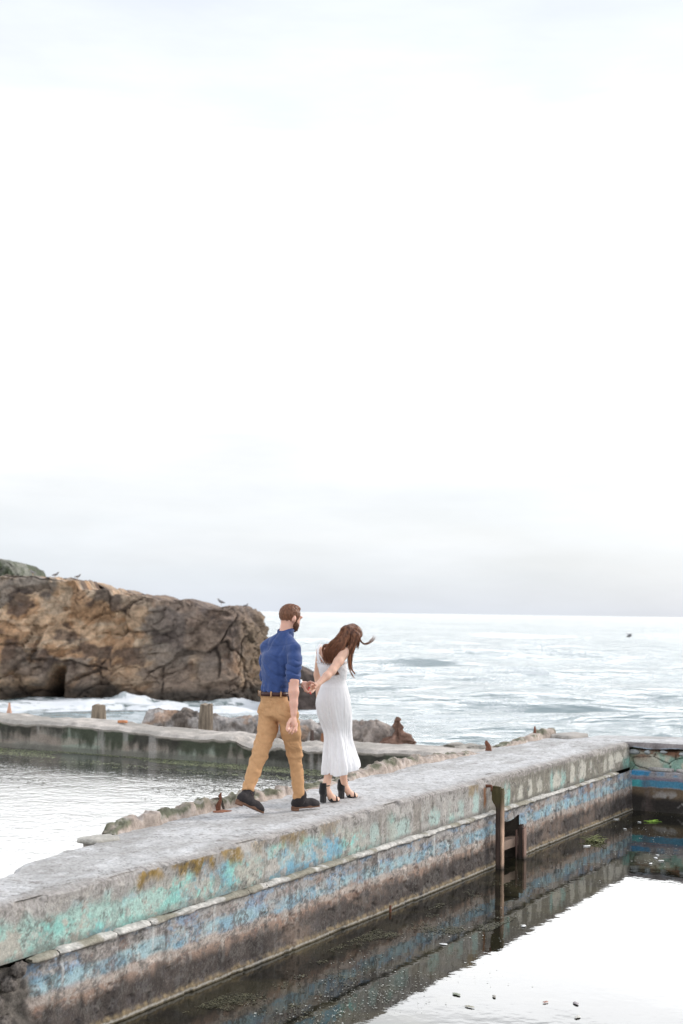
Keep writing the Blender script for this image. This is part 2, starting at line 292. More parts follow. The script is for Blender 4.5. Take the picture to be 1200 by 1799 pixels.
# ================================================================== WALL COLOURS
def vstreak(s,z,f,seed): return fbm(S3(s*f,z*f*.16,0),4,seed)
GREY=np.array([.40,.38,.355])
def upper_colour(s,z):
    """painted, weathered upper face of the long pool wall: z from 0 down to -.34"""
    p=S3(s,z,0); n1=fbm(p*2.2,5,21); n2=fbm(p*9,5,22); n3=fbm(p*30,4,23); v1=vstreak(s,z,5,24); v2=vstreak(s,z,14,25)
    c=GREY*(.62+.75*n2[...,None]); c=mixc(c,(.22,.19,.16),ss(.5,.68,v1)*.6)
    left=1-ss(-9.4,-7.6,s+ (n1-.5)*1.5); d=-z
    lowp=ss(.07,.17,d+(n2-.5)*.16+(n1-.5)*.10)
    turq=np.array([.29,.58,.52]); blue=np.array([.20,.40,.52]); pale=np.array([.50,.56,.50]); pink=np.array([.50,.42,.36])
    paint=mixc(np.broadcast_to(turq,c.shape),blue,ss(.44,.64,fbm(S3(s*1.6,z*4,5),6,31,.62)))
    paint=mixc(paint,pale,ss(.42,.60,fbm(S3(s*3,z*5,9),6,32,.68))*.55)
    paint=mixc(paint,pink,ss(.50,.60,fbm(S3(s*6,z*8,2),5,33,.7))*.75); paint=mixc(paint,(.24,.25,.23),ss(.50,.62,vstreak(s,z,9,37)*.5+fbm(S3(s*14,z*20,2),4,38,.7)*.5)*.6)
    cover=ss(.34,.54,fbm(S3(s*2.6,z*6,1),6,34,.66)*.62+left*.40-.02+(d-.15)*.4)
    far=ss(-8.4,-7.2,s)
    m_left=lowp*cover*(1-far)
    c=mixc(c,paint*(.85+.3*n3[...,None]),m_left)
    # middle: turquoise and cream drips on grey; far: pale tall flecks
    t=ss(.50,.66,vstreak(s,z,3.2,36)*.6+.4*fbm(S3(s*8,z*7,6),5,39,.7))*far*ss(.06,.22,d+(v2-.5)*.2)
    c=mixc(c,mixc(np.broadcast_to(pale,c.shape),turq*.95,ss(.42,.6,n2)),t*.75)
    far2=ss(-5.2,-4.3,s)
    c=mixc(c,np.array([.20,.185,.145])*(.7+.6*v2[...,None]),far2*.75*(1-t))
    for (a,wd,z0,z1,k) in((-4.25,.10,.14,.31,1),(-3.95,.08,.11,.30,1),(-3.62,.09,.12,.29,.8),(-3.05,.16,.12,.31,1),(-2.45,.11,.08,.30,1),(-2.05,.16,.07,.29,1),(-1.72,.07,.09,.25,.7),(-1.1,.09,.10,.30,.8),(-.85,.16,.09,.28,1),(-.55,.22,.06,.22,1),(-.2,.14,.08,.2,.9),(-5.55,.12,.10,.3,.9),(-5.95,.1,.12,.3,.7),(-6.6,.14,.12,.3,.9),(-7.3,.18,.13,.3,.8),(-7.9,.1,.1,.28,.7)):
        cc=(s-a)/wd; top=z0+.05*np.abs(cc); g=ss(1.0,.55,np.abs(cc)+(n3-.5)*.9+(n2-.5)*.8)*ss(top-.02,top+.05,d+(n2-.5)*.05)*(1-ss(z1,z1+.03,d))
        c=mixc(c,(.56,.54,.47) if a>-5 else (.42,.56,.52),g*k*.9)
    c=mixc(c,(.25,.50,.42),ss(-.42,-.2,s)*ss(.17,.24,d)*.8)
    # pinkish bare band under the top edge, dark grey joint line
    c=mixc(c,np.array([.35,.325,.305])*(.5+.95*n3[...,None]),(1-ss(.045,.085,d+(n2-.5)*.06))*.8)
    # mustard lichen patches hanging from the edge
    for (a,b,k) in((-11.45,-11.15,1),(-11.02,-10.55,1),(-10.45,-10.1,.9),(-9.95,-9.8,.5),(-9.55,-9.15,.65),(-8.9,-8.6,.35),(-5.75,-5.5,.6)):
        g=ss(a-.05,a+.05,s+(n2-.5)*.2)*(1-ss(b-.05,b+.05,s+(n2-.5)*.2))*ss(.015,.035,d+(n3-.5)*.04)*(1-ss(.07,.15,d+(v2-.5)*.22))
        c=mixc(c,np.array([.27,.17,.035])*(.45+1.1*n3[...,None]),g*k*.9)
    # dark dirt specks and runs
    c=mixc(c,(.10,.085,.075),ss(.60,.72,v2*.6+n3*.4)*.55)
    ch=fbm(S3(s*11,z*15,1),6,53,.78); ch2=fbm(S3(s*16,z*13,2),5,55,.8); c=mixc(c,np.array([.47,.44,.40])*(.7+.6*n3[...,None]),ss(.59,.61,ch)*.55); c=mixc(c,np.array([.13,.12,.11]),ss(.61,.64,ch2)*.6); ck1,ck2,_=worley(S3(s*1.3+n2*.35,z*2.2+n3*.2,.4),61); c=mixc(c,(.05,.045,.04),(1-ss(.0,.012,ck2-ck1))*ss(.5,.58,n1)*.85)
    # rust run below the hook
    g=np.exp(-((s+5.31+(n3-.5)*.03)/.035)**2)*ss(.07,.1,d)*(1-ss(.24,.34,d)); c=mixc(c,(.34,.14,.05),g*.9)
    c=mixc(c,(.10,.10,.09),(ss(.285,.335,d+(n2-.5)*.03))*.5)
    return c
def lower_colour(s,z):
    p=S3(s,z,0); n1=fbm(p*2,5,41); n2=fbm(p*9,5,42); n3=fbm(p*32,4,43); v2=vstreak(s,z,13,45); d=-z+(n2-.5)*.045
    lav=np.array([.375,.36,.35]); c=lav*(.65+.7*n2[...,None])
    c=mixc(c,(.34,.285,.245),ss(.45,.6,fbm(S3(s*4,z*9,0),5,46))*.5)
    b1=ss(.52,.62,fbm(S3(s*3.2,z*8,3),6,47,.7)); c=mixc(c,(.24,.36,.50),b1*.75)
    b2=ss(.46,.50,d+(n1-.5)*.05)*(1-ss(.575,.60,d))*ss(.26,.56,fbm(S3(s*2.6,z*6,8),6,48,.72)+.04)
    c=mixc(c,mixc(np.broadcast_to([.27,.43,.52],c.shape),(.37,.52,.55),ss(.4,.6,n2)),b2*.9)
    c=mixc(c,np.array([.42,.355,.31])*(.6+.8*n2[...,None]),ss(.565,.61,d))
    c=mixc(c,(.30,.20,.15),ss(.63,.66,d)*.8)
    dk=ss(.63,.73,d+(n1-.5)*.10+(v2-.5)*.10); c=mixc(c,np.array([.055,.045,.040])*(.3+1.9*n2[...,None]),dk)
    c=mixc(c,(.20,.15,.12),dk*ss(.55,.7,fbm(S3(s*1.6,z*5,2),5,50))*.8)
    c=mixc(c,(.05,.045,.042),ss(.58,.7,v2*.7+n3*.3)*.5)
    c=mixc(c,(.28,.15,.10),ss(.57,.68,fbm(S3(s*8,z*9,1),6,51,.75))*.45*(1-dk)); c=mixc(c,(.09,.08,.08),ss(.56,.64,fbm(S3(s*11,z*16,6),5,52,.75))*.6)
    ch=fbm(S3(s*11,z*15,5),6,53,.78); ch2=fbm(S3(s*16,z*13,6),5,55,.8); c=mixc(c,np.array([.47,.44,.40])*(.7+.6*n3[...,None]),ss(.585,.605,ch)*(.55-.47*dk)); c=mixc(c,np.array([.13,.12,.11]),ss(.60,.625,ch2)*.7); ck1,ck2,_=worley(S3(s*1.3+n2*.35,z*2.2+n3*.2,.4),62); c=mixc(c,(.05,.045,.04),(1-ss(.0,.012,ck2-ck1))*ss(.5,.58,n1)*.85)
    for a in(-12.25,-11.3,-10.55,-7.9,-6.7,-3.3): # white mineral drips
        g=np.exp(-((s-a+(n2-.5)*.02)/.012)**2)*(1-ss(.5,.62,-z)); c=mixc(c,(.6,.6,.58),g*.7)
    g=np.exp(-((s+1.95)/.06)**2); c=mixc(c,(.22,.13,.09),g*.6*(1-ss(.5,.6,-z)))
    c=mixc(c,np.array([.25,.19,.11])*(.4+1.1*n3[...,None]),ss(.85,.89,-z+(n3-.5)*.05)*ss(.3,.55,n2+.1)*.8)
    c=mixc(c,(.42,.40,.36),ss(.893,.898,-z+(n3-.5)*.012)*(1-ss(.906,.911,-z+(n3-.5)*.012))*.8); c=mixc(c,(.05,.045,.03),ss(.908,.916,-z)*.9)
    return c
def top_colour(s,w_):
    p=S3(s,w_,0); n1=fbm(p*1.6,5,61); n2=fbm(p*7,5,62); n3=fbm(p*28,4,63); st=fbm(S3((s*.6+w_)*8,(w_-s*.3)*2.2,0),4,64)
    c=np.array([.52,.515,.51])*(.62+.7*fbm(p*11,5,65,.7)[...,None]); c=mixc(c,(.60,.60,.60),ss(.46,.60,st)*.32); c=mixc(c,(.33,.32,.305),ss(.5,.66,n1)*.35)
    c=mixc(c,(.22,.19,.17),ss(.6,.72,n3*.5+n2*.5)*.5)
    e=ss(-.16,0,w_+(n2-.5)*.1); c=mixc(c,(.33,.30,.275),e*.7)
    # fine cracks
    b1,b2,_=worley(S3(s*.8+n2*.5,w_*.9+n3*.12,.3),5); c=mixc(c,(.12,.10,.085),(1-ss(.0,.014,b2-b1))*.85*ss(.42,.56,n1)); pt_=fbm(p*24,5,66,.8); c=mixc(c,(.20,.19,.175),ss(.60,.64,pt_)*.7); c=mixc(c,(.62,.61,.59),ss(.60,.65,fbm(p*17+5,5,67,.8))*.5); c=mixc(c,(.27,.255,.235),ss(.56,.62,fbm(S3(s*.9,w_*2.2,7),6,68,.65))*.45)
    return c
# ================================================================== LONG POOL WALL WITH WALKWAY
S0,S1=-19.,.0
wl_t=np.array([(-19,-.62),(-13,-.5),(-12.11,-.59),(-11.54,-.78),(-11.3,-.80),(-10.99,-.9),(-10.75,-.90),(-10.7,-1.03),(-10.5,-1.0),(-10.4,-1.02),(-10.3,-1.10),(-9.7,-1.10),(-8.8,-1.15),(-7.3,-1.17),(-5.7,-1.24),(-4.5,-1.26),(-2.9,-1.22),(-1.95,-1.22),(0.35,-1.24),(1.2,-1.24)])
def wleft(s):
    s=np.asarray(s,float); b=np.interp(s,wl_t[:,0],wl_t[:,1]); return b-(fbm(S3(s*3.5,0,0),5,71)-.5)*.13-(fbm(S3(s*.9,4,0),2,72)-.5)*.05
wall=empty('pool_wall',W1(-7,-.6,-1.4)); tag(wall,'long concrete pool wall with turquoise and blue paint that the couple walks along','wall')
def long_wall():
    # top and faces swept along s
    s=np.arange(S0,1.05,.011); fine=s; ns_=len(s)
    wl=wleft(s)
    # --- top
    u=np.linspace(0,1,64)[None,:]; Sg=np.repeat(s[:,None],64,1); Wg=wl[:,None]*(1-u)+u*(-.012)
    wr=np.where(s>0,np.interp(s,[0,.08,1.05],[-.02,-.02,-.02]),-.012); Wg=wl[:,None]*(1-u)+u*wr[:,None]
    z=(fbm(S3(Sg*1.5,Wg*1.5,0),3,73)-.5)*.02+(fbm(S3(Sg*9,Wg*9,0),3,74)-.5)*.009
    z-=ss(.05,0,Wg-wl[:,None])*.02*(.4+fbm(S3(Sg*5,0,1),2,76))
    z-=.012*ss(-.06,-.012,Wg)*(.5+fbm(S3(Sg*6,Wg*0,3),3,75))
    c=top_colour(Sg,Wg)
    m=(s[:-1]<=.35)
    # --- front face
    zz=np.concatenate([np.array([0,.006,.014]),np.linspace(.024,.345,34)]); Sf=np.repeat(s[:,None],len(zz),1); Zf=-np.repeat(zz[None,:],ns_,0)
    chip=ss(.52,.66,fbm(S3(Sf*3.2,Zf*5,0),4,77))*ss(.09,0,-Zf)
    edge=(fbm(S3(Sf*2,0*Zf,5),4,79)-.5)
    Wf=.010*ss(0,.012,-Zf)-chip*.03+(fbm(S3(Sf*4,Zf*5,0),4,78)-.5)*.016+edge*.05*ss(.16,0,-Zf)-.01*ss(.02,0,-Zf)
    ztop=z[:,-1][:,None]; Zf2=Zf+ztop*ss(.03,0,-Zf)
    Wg[:,-1]=Wf[:,0]; V1=Wv(Sg,Wg,z); V2=Wv(Sf,Wf,Zf2); V2[:,0]=V1[:,-1]
    k=(s<=.0)
    cf=upper_colour(Sf,Zf); 
    ztopedge=cf[:,:3].copy(); c[:,-2:]=cf[:,:2]*.6+c[:,-2:]*.4
    # --- left face
    zl=np.linspace(0,-1.6,24)**1.0; Sl=np.repeat(s[:,None],24,1); Zl=np.repeat(zl[None],ns_,0)+z[:,0][:,None]*(np.linspace(1,0,24)[None])
    Wl=wl[:,None]+(fbm(S3(Sl*3,Zl*3,0),4,80)-.5)*.10*ss(0,.1,-Zl)-.0; V3=Wv(Sl,Wl,Zl)
    n=fbm(S3(Sl*4,Zl*4,0),4,81)[...,None]; c3=np.array([.30,.27,.24])*(.5+n)
    mb_top=np.repeat((s[:-1]<.40)[:,None],63,1); nf=len(zz)
    F1=gridF(ns_,64,mask=mb_top); F2=gridF(ns_,nf,mask=np.repeat((s[:-1]<-.0)[:,None],nf-1,1))+V1.shape[0]*64
    F3=gridF(ns_,24,mask=np.repeat((s[:-1]<.40)[:,None],23,1))+V1.shape[0]*64+V2.shape[0]*nf
    V=np.concatenate([V1.reshape(-1,3),V2.reshape(-1,3),V3.reshape(-1,3)]); cc=np.concatenate([c.reshape(-1,3),cf.reshape(-1,3),c3.reshape(-1,3)])
    mk('walkway_and_upper_wall',V,np.concatenate([F1[:,::-1],F2[:,::-1],F3]),MConc,wall,cc)
    # --- far end cap of walkway
    mb=MB()
    e=[W1(.395,w_,z_) for w_,z_ in((wl[-1],-1.5),(wl[-1],-.0),(-.6,0),(-.6,-1.5))]; mb.add(e,[(0,1,2,3)],(.25,.22,.2)); mb.build('end_face',MConc,wall,False)
    # --- lower course
    s=np.arange(-12.78,.0,.011); zz=np.linspace(.375,1.35,100); zz=np.concatenate([np.linspace(.375,.97,74),[1.1,1.4]])
    Sf=np.repeat(s[:,None],len(zz),1); Zf=-np.repeat(zz[None],len(s),0)
    Wf=.055+(fbm(S3(Sf*4,Zf*4,0),4,82)-.5)*.014+(fbm(S3(Sf*.8,Zf*0,0),2,83)-.5)*.02
    pit=ss(.62,.7,fbm(S3(Sf*9,Zf*12,0),3,84))*ss(.3,.5,fbm(S3(Sf*1.2,Zf*3,0),2,85)); Wf-=pit*.012
    Wf+=.010*ss(.865,.885,-Zf+(fbm(S3(Sf*8,0*Zf,0),3,87)-.5)*.02)+.012*(fbm(S3(Sf*30,Zf*30,0),2,86)-.5)*ss(.87,.9,-Zf)
    rag=ss(-12.35,-12.8,Sf+(fbm(S3(Sf*5,Zf*5,0),4,88)-.5)*.35); Wf-=rag*.07; Wf+=rag*(fbm(S3(Sf*12,Zf*12,0),4,89)-.5)*.08
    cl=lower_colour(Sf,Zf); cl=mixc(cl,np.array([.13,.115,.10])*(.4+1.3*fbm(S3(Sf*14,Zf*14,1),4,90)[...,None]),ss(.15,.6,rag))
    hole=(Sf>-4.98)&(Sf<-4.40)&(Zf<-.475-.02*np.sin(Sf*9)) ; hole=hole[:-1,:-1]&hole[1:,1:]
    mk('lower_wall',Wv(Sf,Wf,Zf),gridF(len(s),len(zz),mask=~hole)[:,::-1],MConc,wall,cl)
    # recess behind the sluice opening
    mb=MB(); a,b=-5.02,-4.36; zt,zb=-.455,-1.35; w0,w1=.045,-.42
    q=[W1(a,w0,zt),W1(b,w0,zt),W1(b,w0,zb),W1(a,w0,zb),W1(a,w1,zt),W1(b,w1,zt),W1(b,w1,zb),W1(a,w1,zb)]
    # subdivided rough recess
    def patch(p0,p1,p2,p3,n=16):
        u=np.linspace(0,1,n); U,Vv=np.meshgrid(u,u,indexing='ij'); U=U[...,None];Vv=Vv[...,None]
        X=(1-U)*(1-Vv)*p0+U*(1-Vv)*p1+U*Vv*p2+(1-U)*Vv*p3; e_=np.minimum(np.minimum(U,1-U),np.minimum(Vv,1-Vv))*2
        X=X+(fbm(X*7,3,91)[...,None]-.5)*nn*.10*np.minimum(e_*2,1); mb.add(X,[tuple(f) for f in gridF(n,n)],(np.array([.10,.085,.07])*(.4+1.2*fbm(X*9,3,92)[...,None])).reshape(-1,3))
    patch(q[0],q[1],q[5],q[4]); patch(q[4],q[5],q[6],q[7]); patch(q[0],q[4],q[7],q[3]); patch(q[1],q[5],q[6],q[2])
    mb.build('sluice_recess',MConc,wall)
    mb=MB(); box(mb,W1(-4.69,-.0,-.745),[dd,nn,[0,0,1]],[.30,.06,.045],.004,(.24,.17,.13)); mb.build('sluice_beam',MWood,wall,False)
    # --- ledge strip, built in cast lengths with worn gaps
    cuts=[-12.56,-12.3,-11.72,-11.35,-10.1,-9.83,-8.35,-7.0,-6.7,-5.75,-5.02,-3.9,-3.6,-2.35,-1.2,-.72]
    for i in range(len(cuts)-1):
        a,b=cuts[i]+.006,cuts[i+1]-.006; s=np.arange(a,b+1e-6,.015); th=np.linspace(-.25*np.pi,1.0*np.pi,12)
        Sg,Tg=np.meshgrid(s,th,indexing='ij'); nzz=fbm(S3(Sg*9,np.cos(Tg),np.sin(Tg)*1.5),4,93)-.5; big=fbm(S3(Sg*2.2,0*Sg,0),3,94)-.5
        ra=.052+nzz*.045+big*.035; rb=.022+nzz*.030+big*.018
        end=np.minimum(ss(0,.03,Sg-a+.008),ss(0,.03,b-Sg+.008)); ra=ra*(.55+.45*end); rb=rb*(.5+.5*end)
        Wg=.005+ra*np.clip(1.25-np.abs(Tg-.35)*.55,0,1.1)*np.where(Tg>2.2,.2,1); Wg=.035+ra*np.cos(Tg)*.8; Zg=-.362+rb*np.sin(Tg)
        n2=fbm(S3(Sg*22,Zg*30,Wg*20),5,95,.7); c=np.array([.56,.54,.50])*(.15+1.5*n2[...,None]); c=mixc(c,(.22,.20,.14),ss(.5,.62,fbm(S3(Sg*5,Zg*9,0),4,96))*.75); c=mixc(c,(.16,.14,.12),ss(.0,-.012,Zg+.362)*.7)  # last mix darkens the underside as a painted shadow line
        mb=MB(); V=Wv(Sg,Wg,Zg); mb.add(V,gridF(len(s),12)[:,::-1],c.reshape(-1,3)); k=12; m_=len(s)
        mb.f.append(tuple(range(k))); mb.f.append(tuple((m_-1)*k+q for q in range(k-1,-1,-1))); mb.build('ledge_stone',MConc,wall)
    # broken stone at the torn end of the lower course
    for (s_,w_,z_,r) in((-12.66,.05,-.385,.055),(-12.72,.03,-.46,.06),(-12.80,.0,-.56,.07),(-12.76,.03,-.68,.06)):
        rockblob('broken_stone',W1(s_,w_,z_),(r,r*.7,r*.8),wall,(.15,.13,.115),int(s_*-100),MConc)
def rockblob(name,c,r,parent,colr,seed,m=None,axes=None,amp=.35,res=22,spike=None):
    th=np.linspace(0,np.pi,res); ph=np.arange(res*2)/(res*2)*2*np.pi; Pp,Tt=np.meshgrid(ph,th,indexing='ij')
    D=S3(np.sin(Tt)*np.cos(Pp),np.sin(Tt)*np.sin(Pp),np.cos(Tt)); ax=np.array(axes) if axes is not None else np.array([dd,nn,[0,0,1]])
    b1,b2,cid=worley(D*1.9+seed*3.1,seed); k=1+amp*((cid-.5)*.8+(fbm(D*2.5+seed,4,seed)-.5)*1.2)-amp*.25*(1-ss(0,.12,b2-b1))
    V=np.asarray(c)+((D*k[...,None])*np.asarray(r))@ax
    n=fbm(D*5+seed,4,seed+2)[...,None]; cc=np.array(colr)*(.45+1.1*n); cc=mixc(cc,np.array(colr)*.4,(1-ss(0,.08,b2-b1))*.7)
    return mk(name,V,gridF(res*2,res,wrap=True),m or MRub,parent,cc)
long_wall()
# --- raised broken rim along the left side of the walkway
RIM=[((-10.36,-8.72),[(-10.36,.02),(-10.30,.07),(-10.21,.11),(-9.91,.12),(-9.5,.10),(-9.1,.12),(-8.95,.14),(-8.72,.12)]),
     ((-8.70,-6.30),[(-8.7,.12),(-8.6,.09),(-8.3,.15),(-8.15,.10),(-7.6,.07),(-6.93,.05),(-6.3,.05)]),
     ((-6.28,-2.75),[(-6.28,.05),(-5.94,.09),(-5.75,.12),(-5.5,.14),(-5.26,.155),(-4.82,.13),(-4.3,.11),(-3.9,.08),(-3.53,.06),(-2.75,.015)]),
     ((-1.78,.16),[(-1.78,.03),(-1.5,.06),(-.77,.085),(-.35,.12),(-.05,.155),(.16,.15)])]
def rim(rng,prof):
    s=np.arange(rng[0],rng[1],.012); h=np.interp(s,*np.array(prof).T)*(.45+.60*fbm(S3(s*9,0,0),5,101,.65))+(vn(S3(s*9,3,0),102)-.5)*.02; h=np.maximum(h,.008)
    wl=wleft(s)-.02; th=np.linspace(0,1,22)
    # cross-section: outer foot -> outer top -> inner top -> inner foot
    cw=np.array([-.02,-.02,-.015,0,.03,.07,.10,.115,.125,.135,.15]); ch=np.array([-.25,0,.6,.93,1,1.02,.96,.80,.45,.1,-.15]); tt=np.linspace(0,1,11)
    Wc=np.interp(th,tt,cw)[None]; Hc=np.interp(th,tt,ch)[None]
    Sg=np.repeat(s[:,None],22,1); jag=(fbm(S3(s*5,0,9),4,103)-.5)*.05
    Wg=wl[:,None]+Wc+jag[:,None]*.6; Zg=h[:,None]*Hc; Pq=S3(Sg*8,Wg*8,Zg*8); d=(fbm(Pq,4,104)-.5); wb1,wb2,wc=worley(Pq*1.1,109); Wg=Wg+d*.025+(wc-.5)*.012; Zg=Zg+(fbm(Pq*1.7,3,105)-.5)*.035*ss(.3,.8,Hc)+((wc-.5)*.04*ss(.3,.8,Hc)-.012*(1-ss(0,.1,wb2-wb1)))*ss(0,.03,Zg)-.002
    n=fbm(Pq*2.4,4,106)[...,None]; c=np.array([.42,.35,.30])*(.5+1.0*n); mo=ss(.45,.6,fbm(Pq*.6,4,107))*ss(.35,.8,Hc+0*Zg); c=mixc(c,np.array([.13,.14,.085])*(.5+n),mo*.85); c=mixc(c,(.5,.45,.42),ss(.58,.7,n[...,0])*.5)
    mb=MB(); mb.add(Wv(Sg,Wg,Zg),gridF(len(s),22)[:,::-1],c.reshape(-1,3)); m_=len(s); mb.f.append(tuple(range(22))); mb.f.append(tuple((m_-1)*22+q for q in range(21,-1,-1)))
    mb.build('broken_rim',MConc,wall)
for a,b in RIM: rim(a,b)
def slabstone(name,s,w,z,hs,parent,col,rot=0,seed=0,m=None):
    mb=MB(); c,sn=math.cos(rot),math.sin(rot); ax=[dd*c+nn*sn,-dd*sn+nn*c,np.array([0,0,1.])]
    n=14; u=np.linspace(-1,1,n); V=[];Fq=[];
    th=np.arange(28)/28*2*np.pi; rr=1+.22*(fbm(S3(np.cos(th)*2+seed,np.sin(th)*2,0),3,seed)-.5)*2
    ring=lambda k,zz:[W1(s,w,z)+ax[0]*hs[0]*k*r_*np.sign(np.cos(t))*abs(np.cos(t))**.6+ax[1]*hs[1]*k*r_*np.sign(np.sin(t))*abs(np.sin(t))**.6+np.array([0,0,zz]) for t,r_ in zip(th,rr)]
    L_=[ring(.93,-hs[2]),ring(1,-hs[2]*.6),ring(1.0,hs[2]*.6),ring(.92,hs[2]),ring(.45,hs[2]*1.08)]
    V=np.array(L_).transpose(1,0,2); V=V+(fbm(V*14,3,seed+1)[...,None]-.5)*.02; Fq=[tuple(f) for f in gridF(28,5,wrap=True)]; Fq+=[tuple(i*5+4 for i in range(28)),tuple(i*5 for i in range(27,-1,-1))]
    nq=fbm(V*12,4,seed+2)[...,None]; mb.add(V,Fq,(np.array(col)*(.5+nq)).reshape(-1,3)); return mb.build(name,m or MConc,parent)
slabstone('broken_slab',-10.62,-.93,.010,(.15,.11,.016),wall,(.40,.38,.34),.3,5)
slabstone('broken_slab',.22,-.93,.01,(.34,.17,.035),wall,(.38,.35,.32),.25,9)
# rusty fragments standing in the rim
def rust(name,base,pts,rad,label,cat='iron fragment',flat=1.):
    mb=MB(); tube(mb,spline([np.array(base)+np.array(p) for p in pts],8),np.interp(np.linspace(0,1,8),np.linspace(0,1,len(rad)),rad),7,flat=flat); o=mb.build(name,MRust); tag(o,label,cat); return o
rust('rusty_bracket',W1(-8.80,-1.06,0),[(0,0,-.02),(.01,0,.05),(.03,0,.10),(.02,0,.125),(.035,.0,.155)],[.034,.022,.010,.018,.003],'rusty orange iron fin sticking up at the rim behind the man\'s rear foot')
slabstone('rust_foot',-8.83,-.99,.002,(.09,.05,.009),wall,(.26,.12,.075),.1,19)
rust('iron_stub',W1(-2.35,-1.13,0),[(0,0,-.02),(.0,0,.05),(-.02,0,.085),(-.03,0,.125)],[.05,.032,.03,.012],'small rust brown iron stub on the walkway between the two stretches of rim')
rust('iron_pin',W1(-.45,-1.2,.10),[(0,0,-.03),(0,0,.03),(.0,0,.08)],[.02,.02,.008],'small dark iron pin on top of the far end of the rim')
rust('rusty_hook',W1(-5.27,.0,-.075),[(-nn[0]*.02,-nn[1]*.02,0),(nn[0]*.05,nn[1]*.05,.005),(nn[0]*.07,nn[1]*.07,.0),(nn[0]*.065,nn[1]*.065,-.05)],[.018,.017,.014,.008],'small rusty hook in the wall face left of the tall wooden post')
rust('iron_spike',W1(-7.75,.10,WATER-.05),[(0,0,0),(0,0,.05),(0,0,.11)],[.012,.012,.01],'thin dark iron spike standing in the water against the pool wall')
# ================================================================== SLUICE POSTS
def plank(name,s,w,z0,z1,hs,hw,parent,col,bulge=None,moss=True):
    z=np.linspace(z0,z1,60); th=np.arange(24)/24*2*np.pi
    cx=np.sign(np.cos(th))*np.abs(np.cos(th))**.3; cy=np.sign(np.sin(th))*np.abs(np.sin(th))**.3
    Zg=np.repeat(z[:,None],24,1); ext=(bulge(z) if bulge else 0*z)[:,None]; taper=(1-.3*ss(z1-.05,z1,z)**2)[:,None]
    Sg=s+cx[None]*hs*taper; Wg=w+cy[None]*hw*taper-ext*(cy[None]<0); pq=S3(Sg*20,Wg*20,Zg*2.5); d=fbm(pq,4,111)-.5; Sg=Sg+cx*d*.014; Wg=Wg+cy*d*.014
    Zg=Zg+(fbm(S3(Sg*15,Wg*15,0),2,112)-.5)*.03*(z[:,None]>z1-.02)
    n=fbm(pq*2,4,113)[...,None]; c=np.array(col)*(.4+1.2*n)
    if moss: c=mixc(c,np.array([.07,.06,.02])*(.5+n),ss(z1-.30,z1-.12,Zg)*.85); c=mixc(c,(.30,.24,.03),ss(z1-.35,z1-.1,Zg)*ss(.6,.9,np.broadcast_to(cx[None],Zg.shape))*ss(.35,.5,n[...,0])*.8)
    c=mixc(c,(.03,.025,.02),ss(WATER+.06,WATER+.0,Zg)*.9)
    mb=MB(); mb.add(Wv(Sg,Wg,Zg),[f for f in map(tuple,gridF(60,24))]+[(i*24+23,(i+1)*24+23,(i+1)*24,i*24) for i in range(59)]+[tuple(59*24+i for i in range(24))],c.reshape(-1,3)); return mb.build(name,MWood,parent)
pt=empty('sluice_post',W1(-5.2,.15,WATER-.3)); tag(pt,'tall mossy wooden post with a rounded head standing in the pool against the wall','wooden post')
plank('timber',-5.20,.125,WATER-.4,-.075,.030,.028,pt,(.075,.048,.038),lambda z:.042*ss(-.31,-.20,z))
plank('lit_side_strip',-5.20,.166,WATER-.4,-.09,.034,.010,pt,(.46,.31,.22),None)  # sun-facing side of the post, its brightness put into a lighter colour
p2=empty('sluice_post',W1(-4.5,.12,WATER-.3)); tag(p2,'short broken wooden post at the right side of the dark sluice opening','wooden post')
plank('timber',-4.50,.113,WATER-.4,-.55,.032,.026,p2,(.06,.04,.033),None,False)
plank('lit_side_strip',-4.50,.153,WATER-.4,-.58,.036,.011,p2,(.30,.19,.15),None,False)  # sunlit side of the short post, painted lighter than its timber
plank('iron_strap',-4.52,.068,WATER-.4,-.60,.014,.010,p2,(.16,.10,.08),None,False)
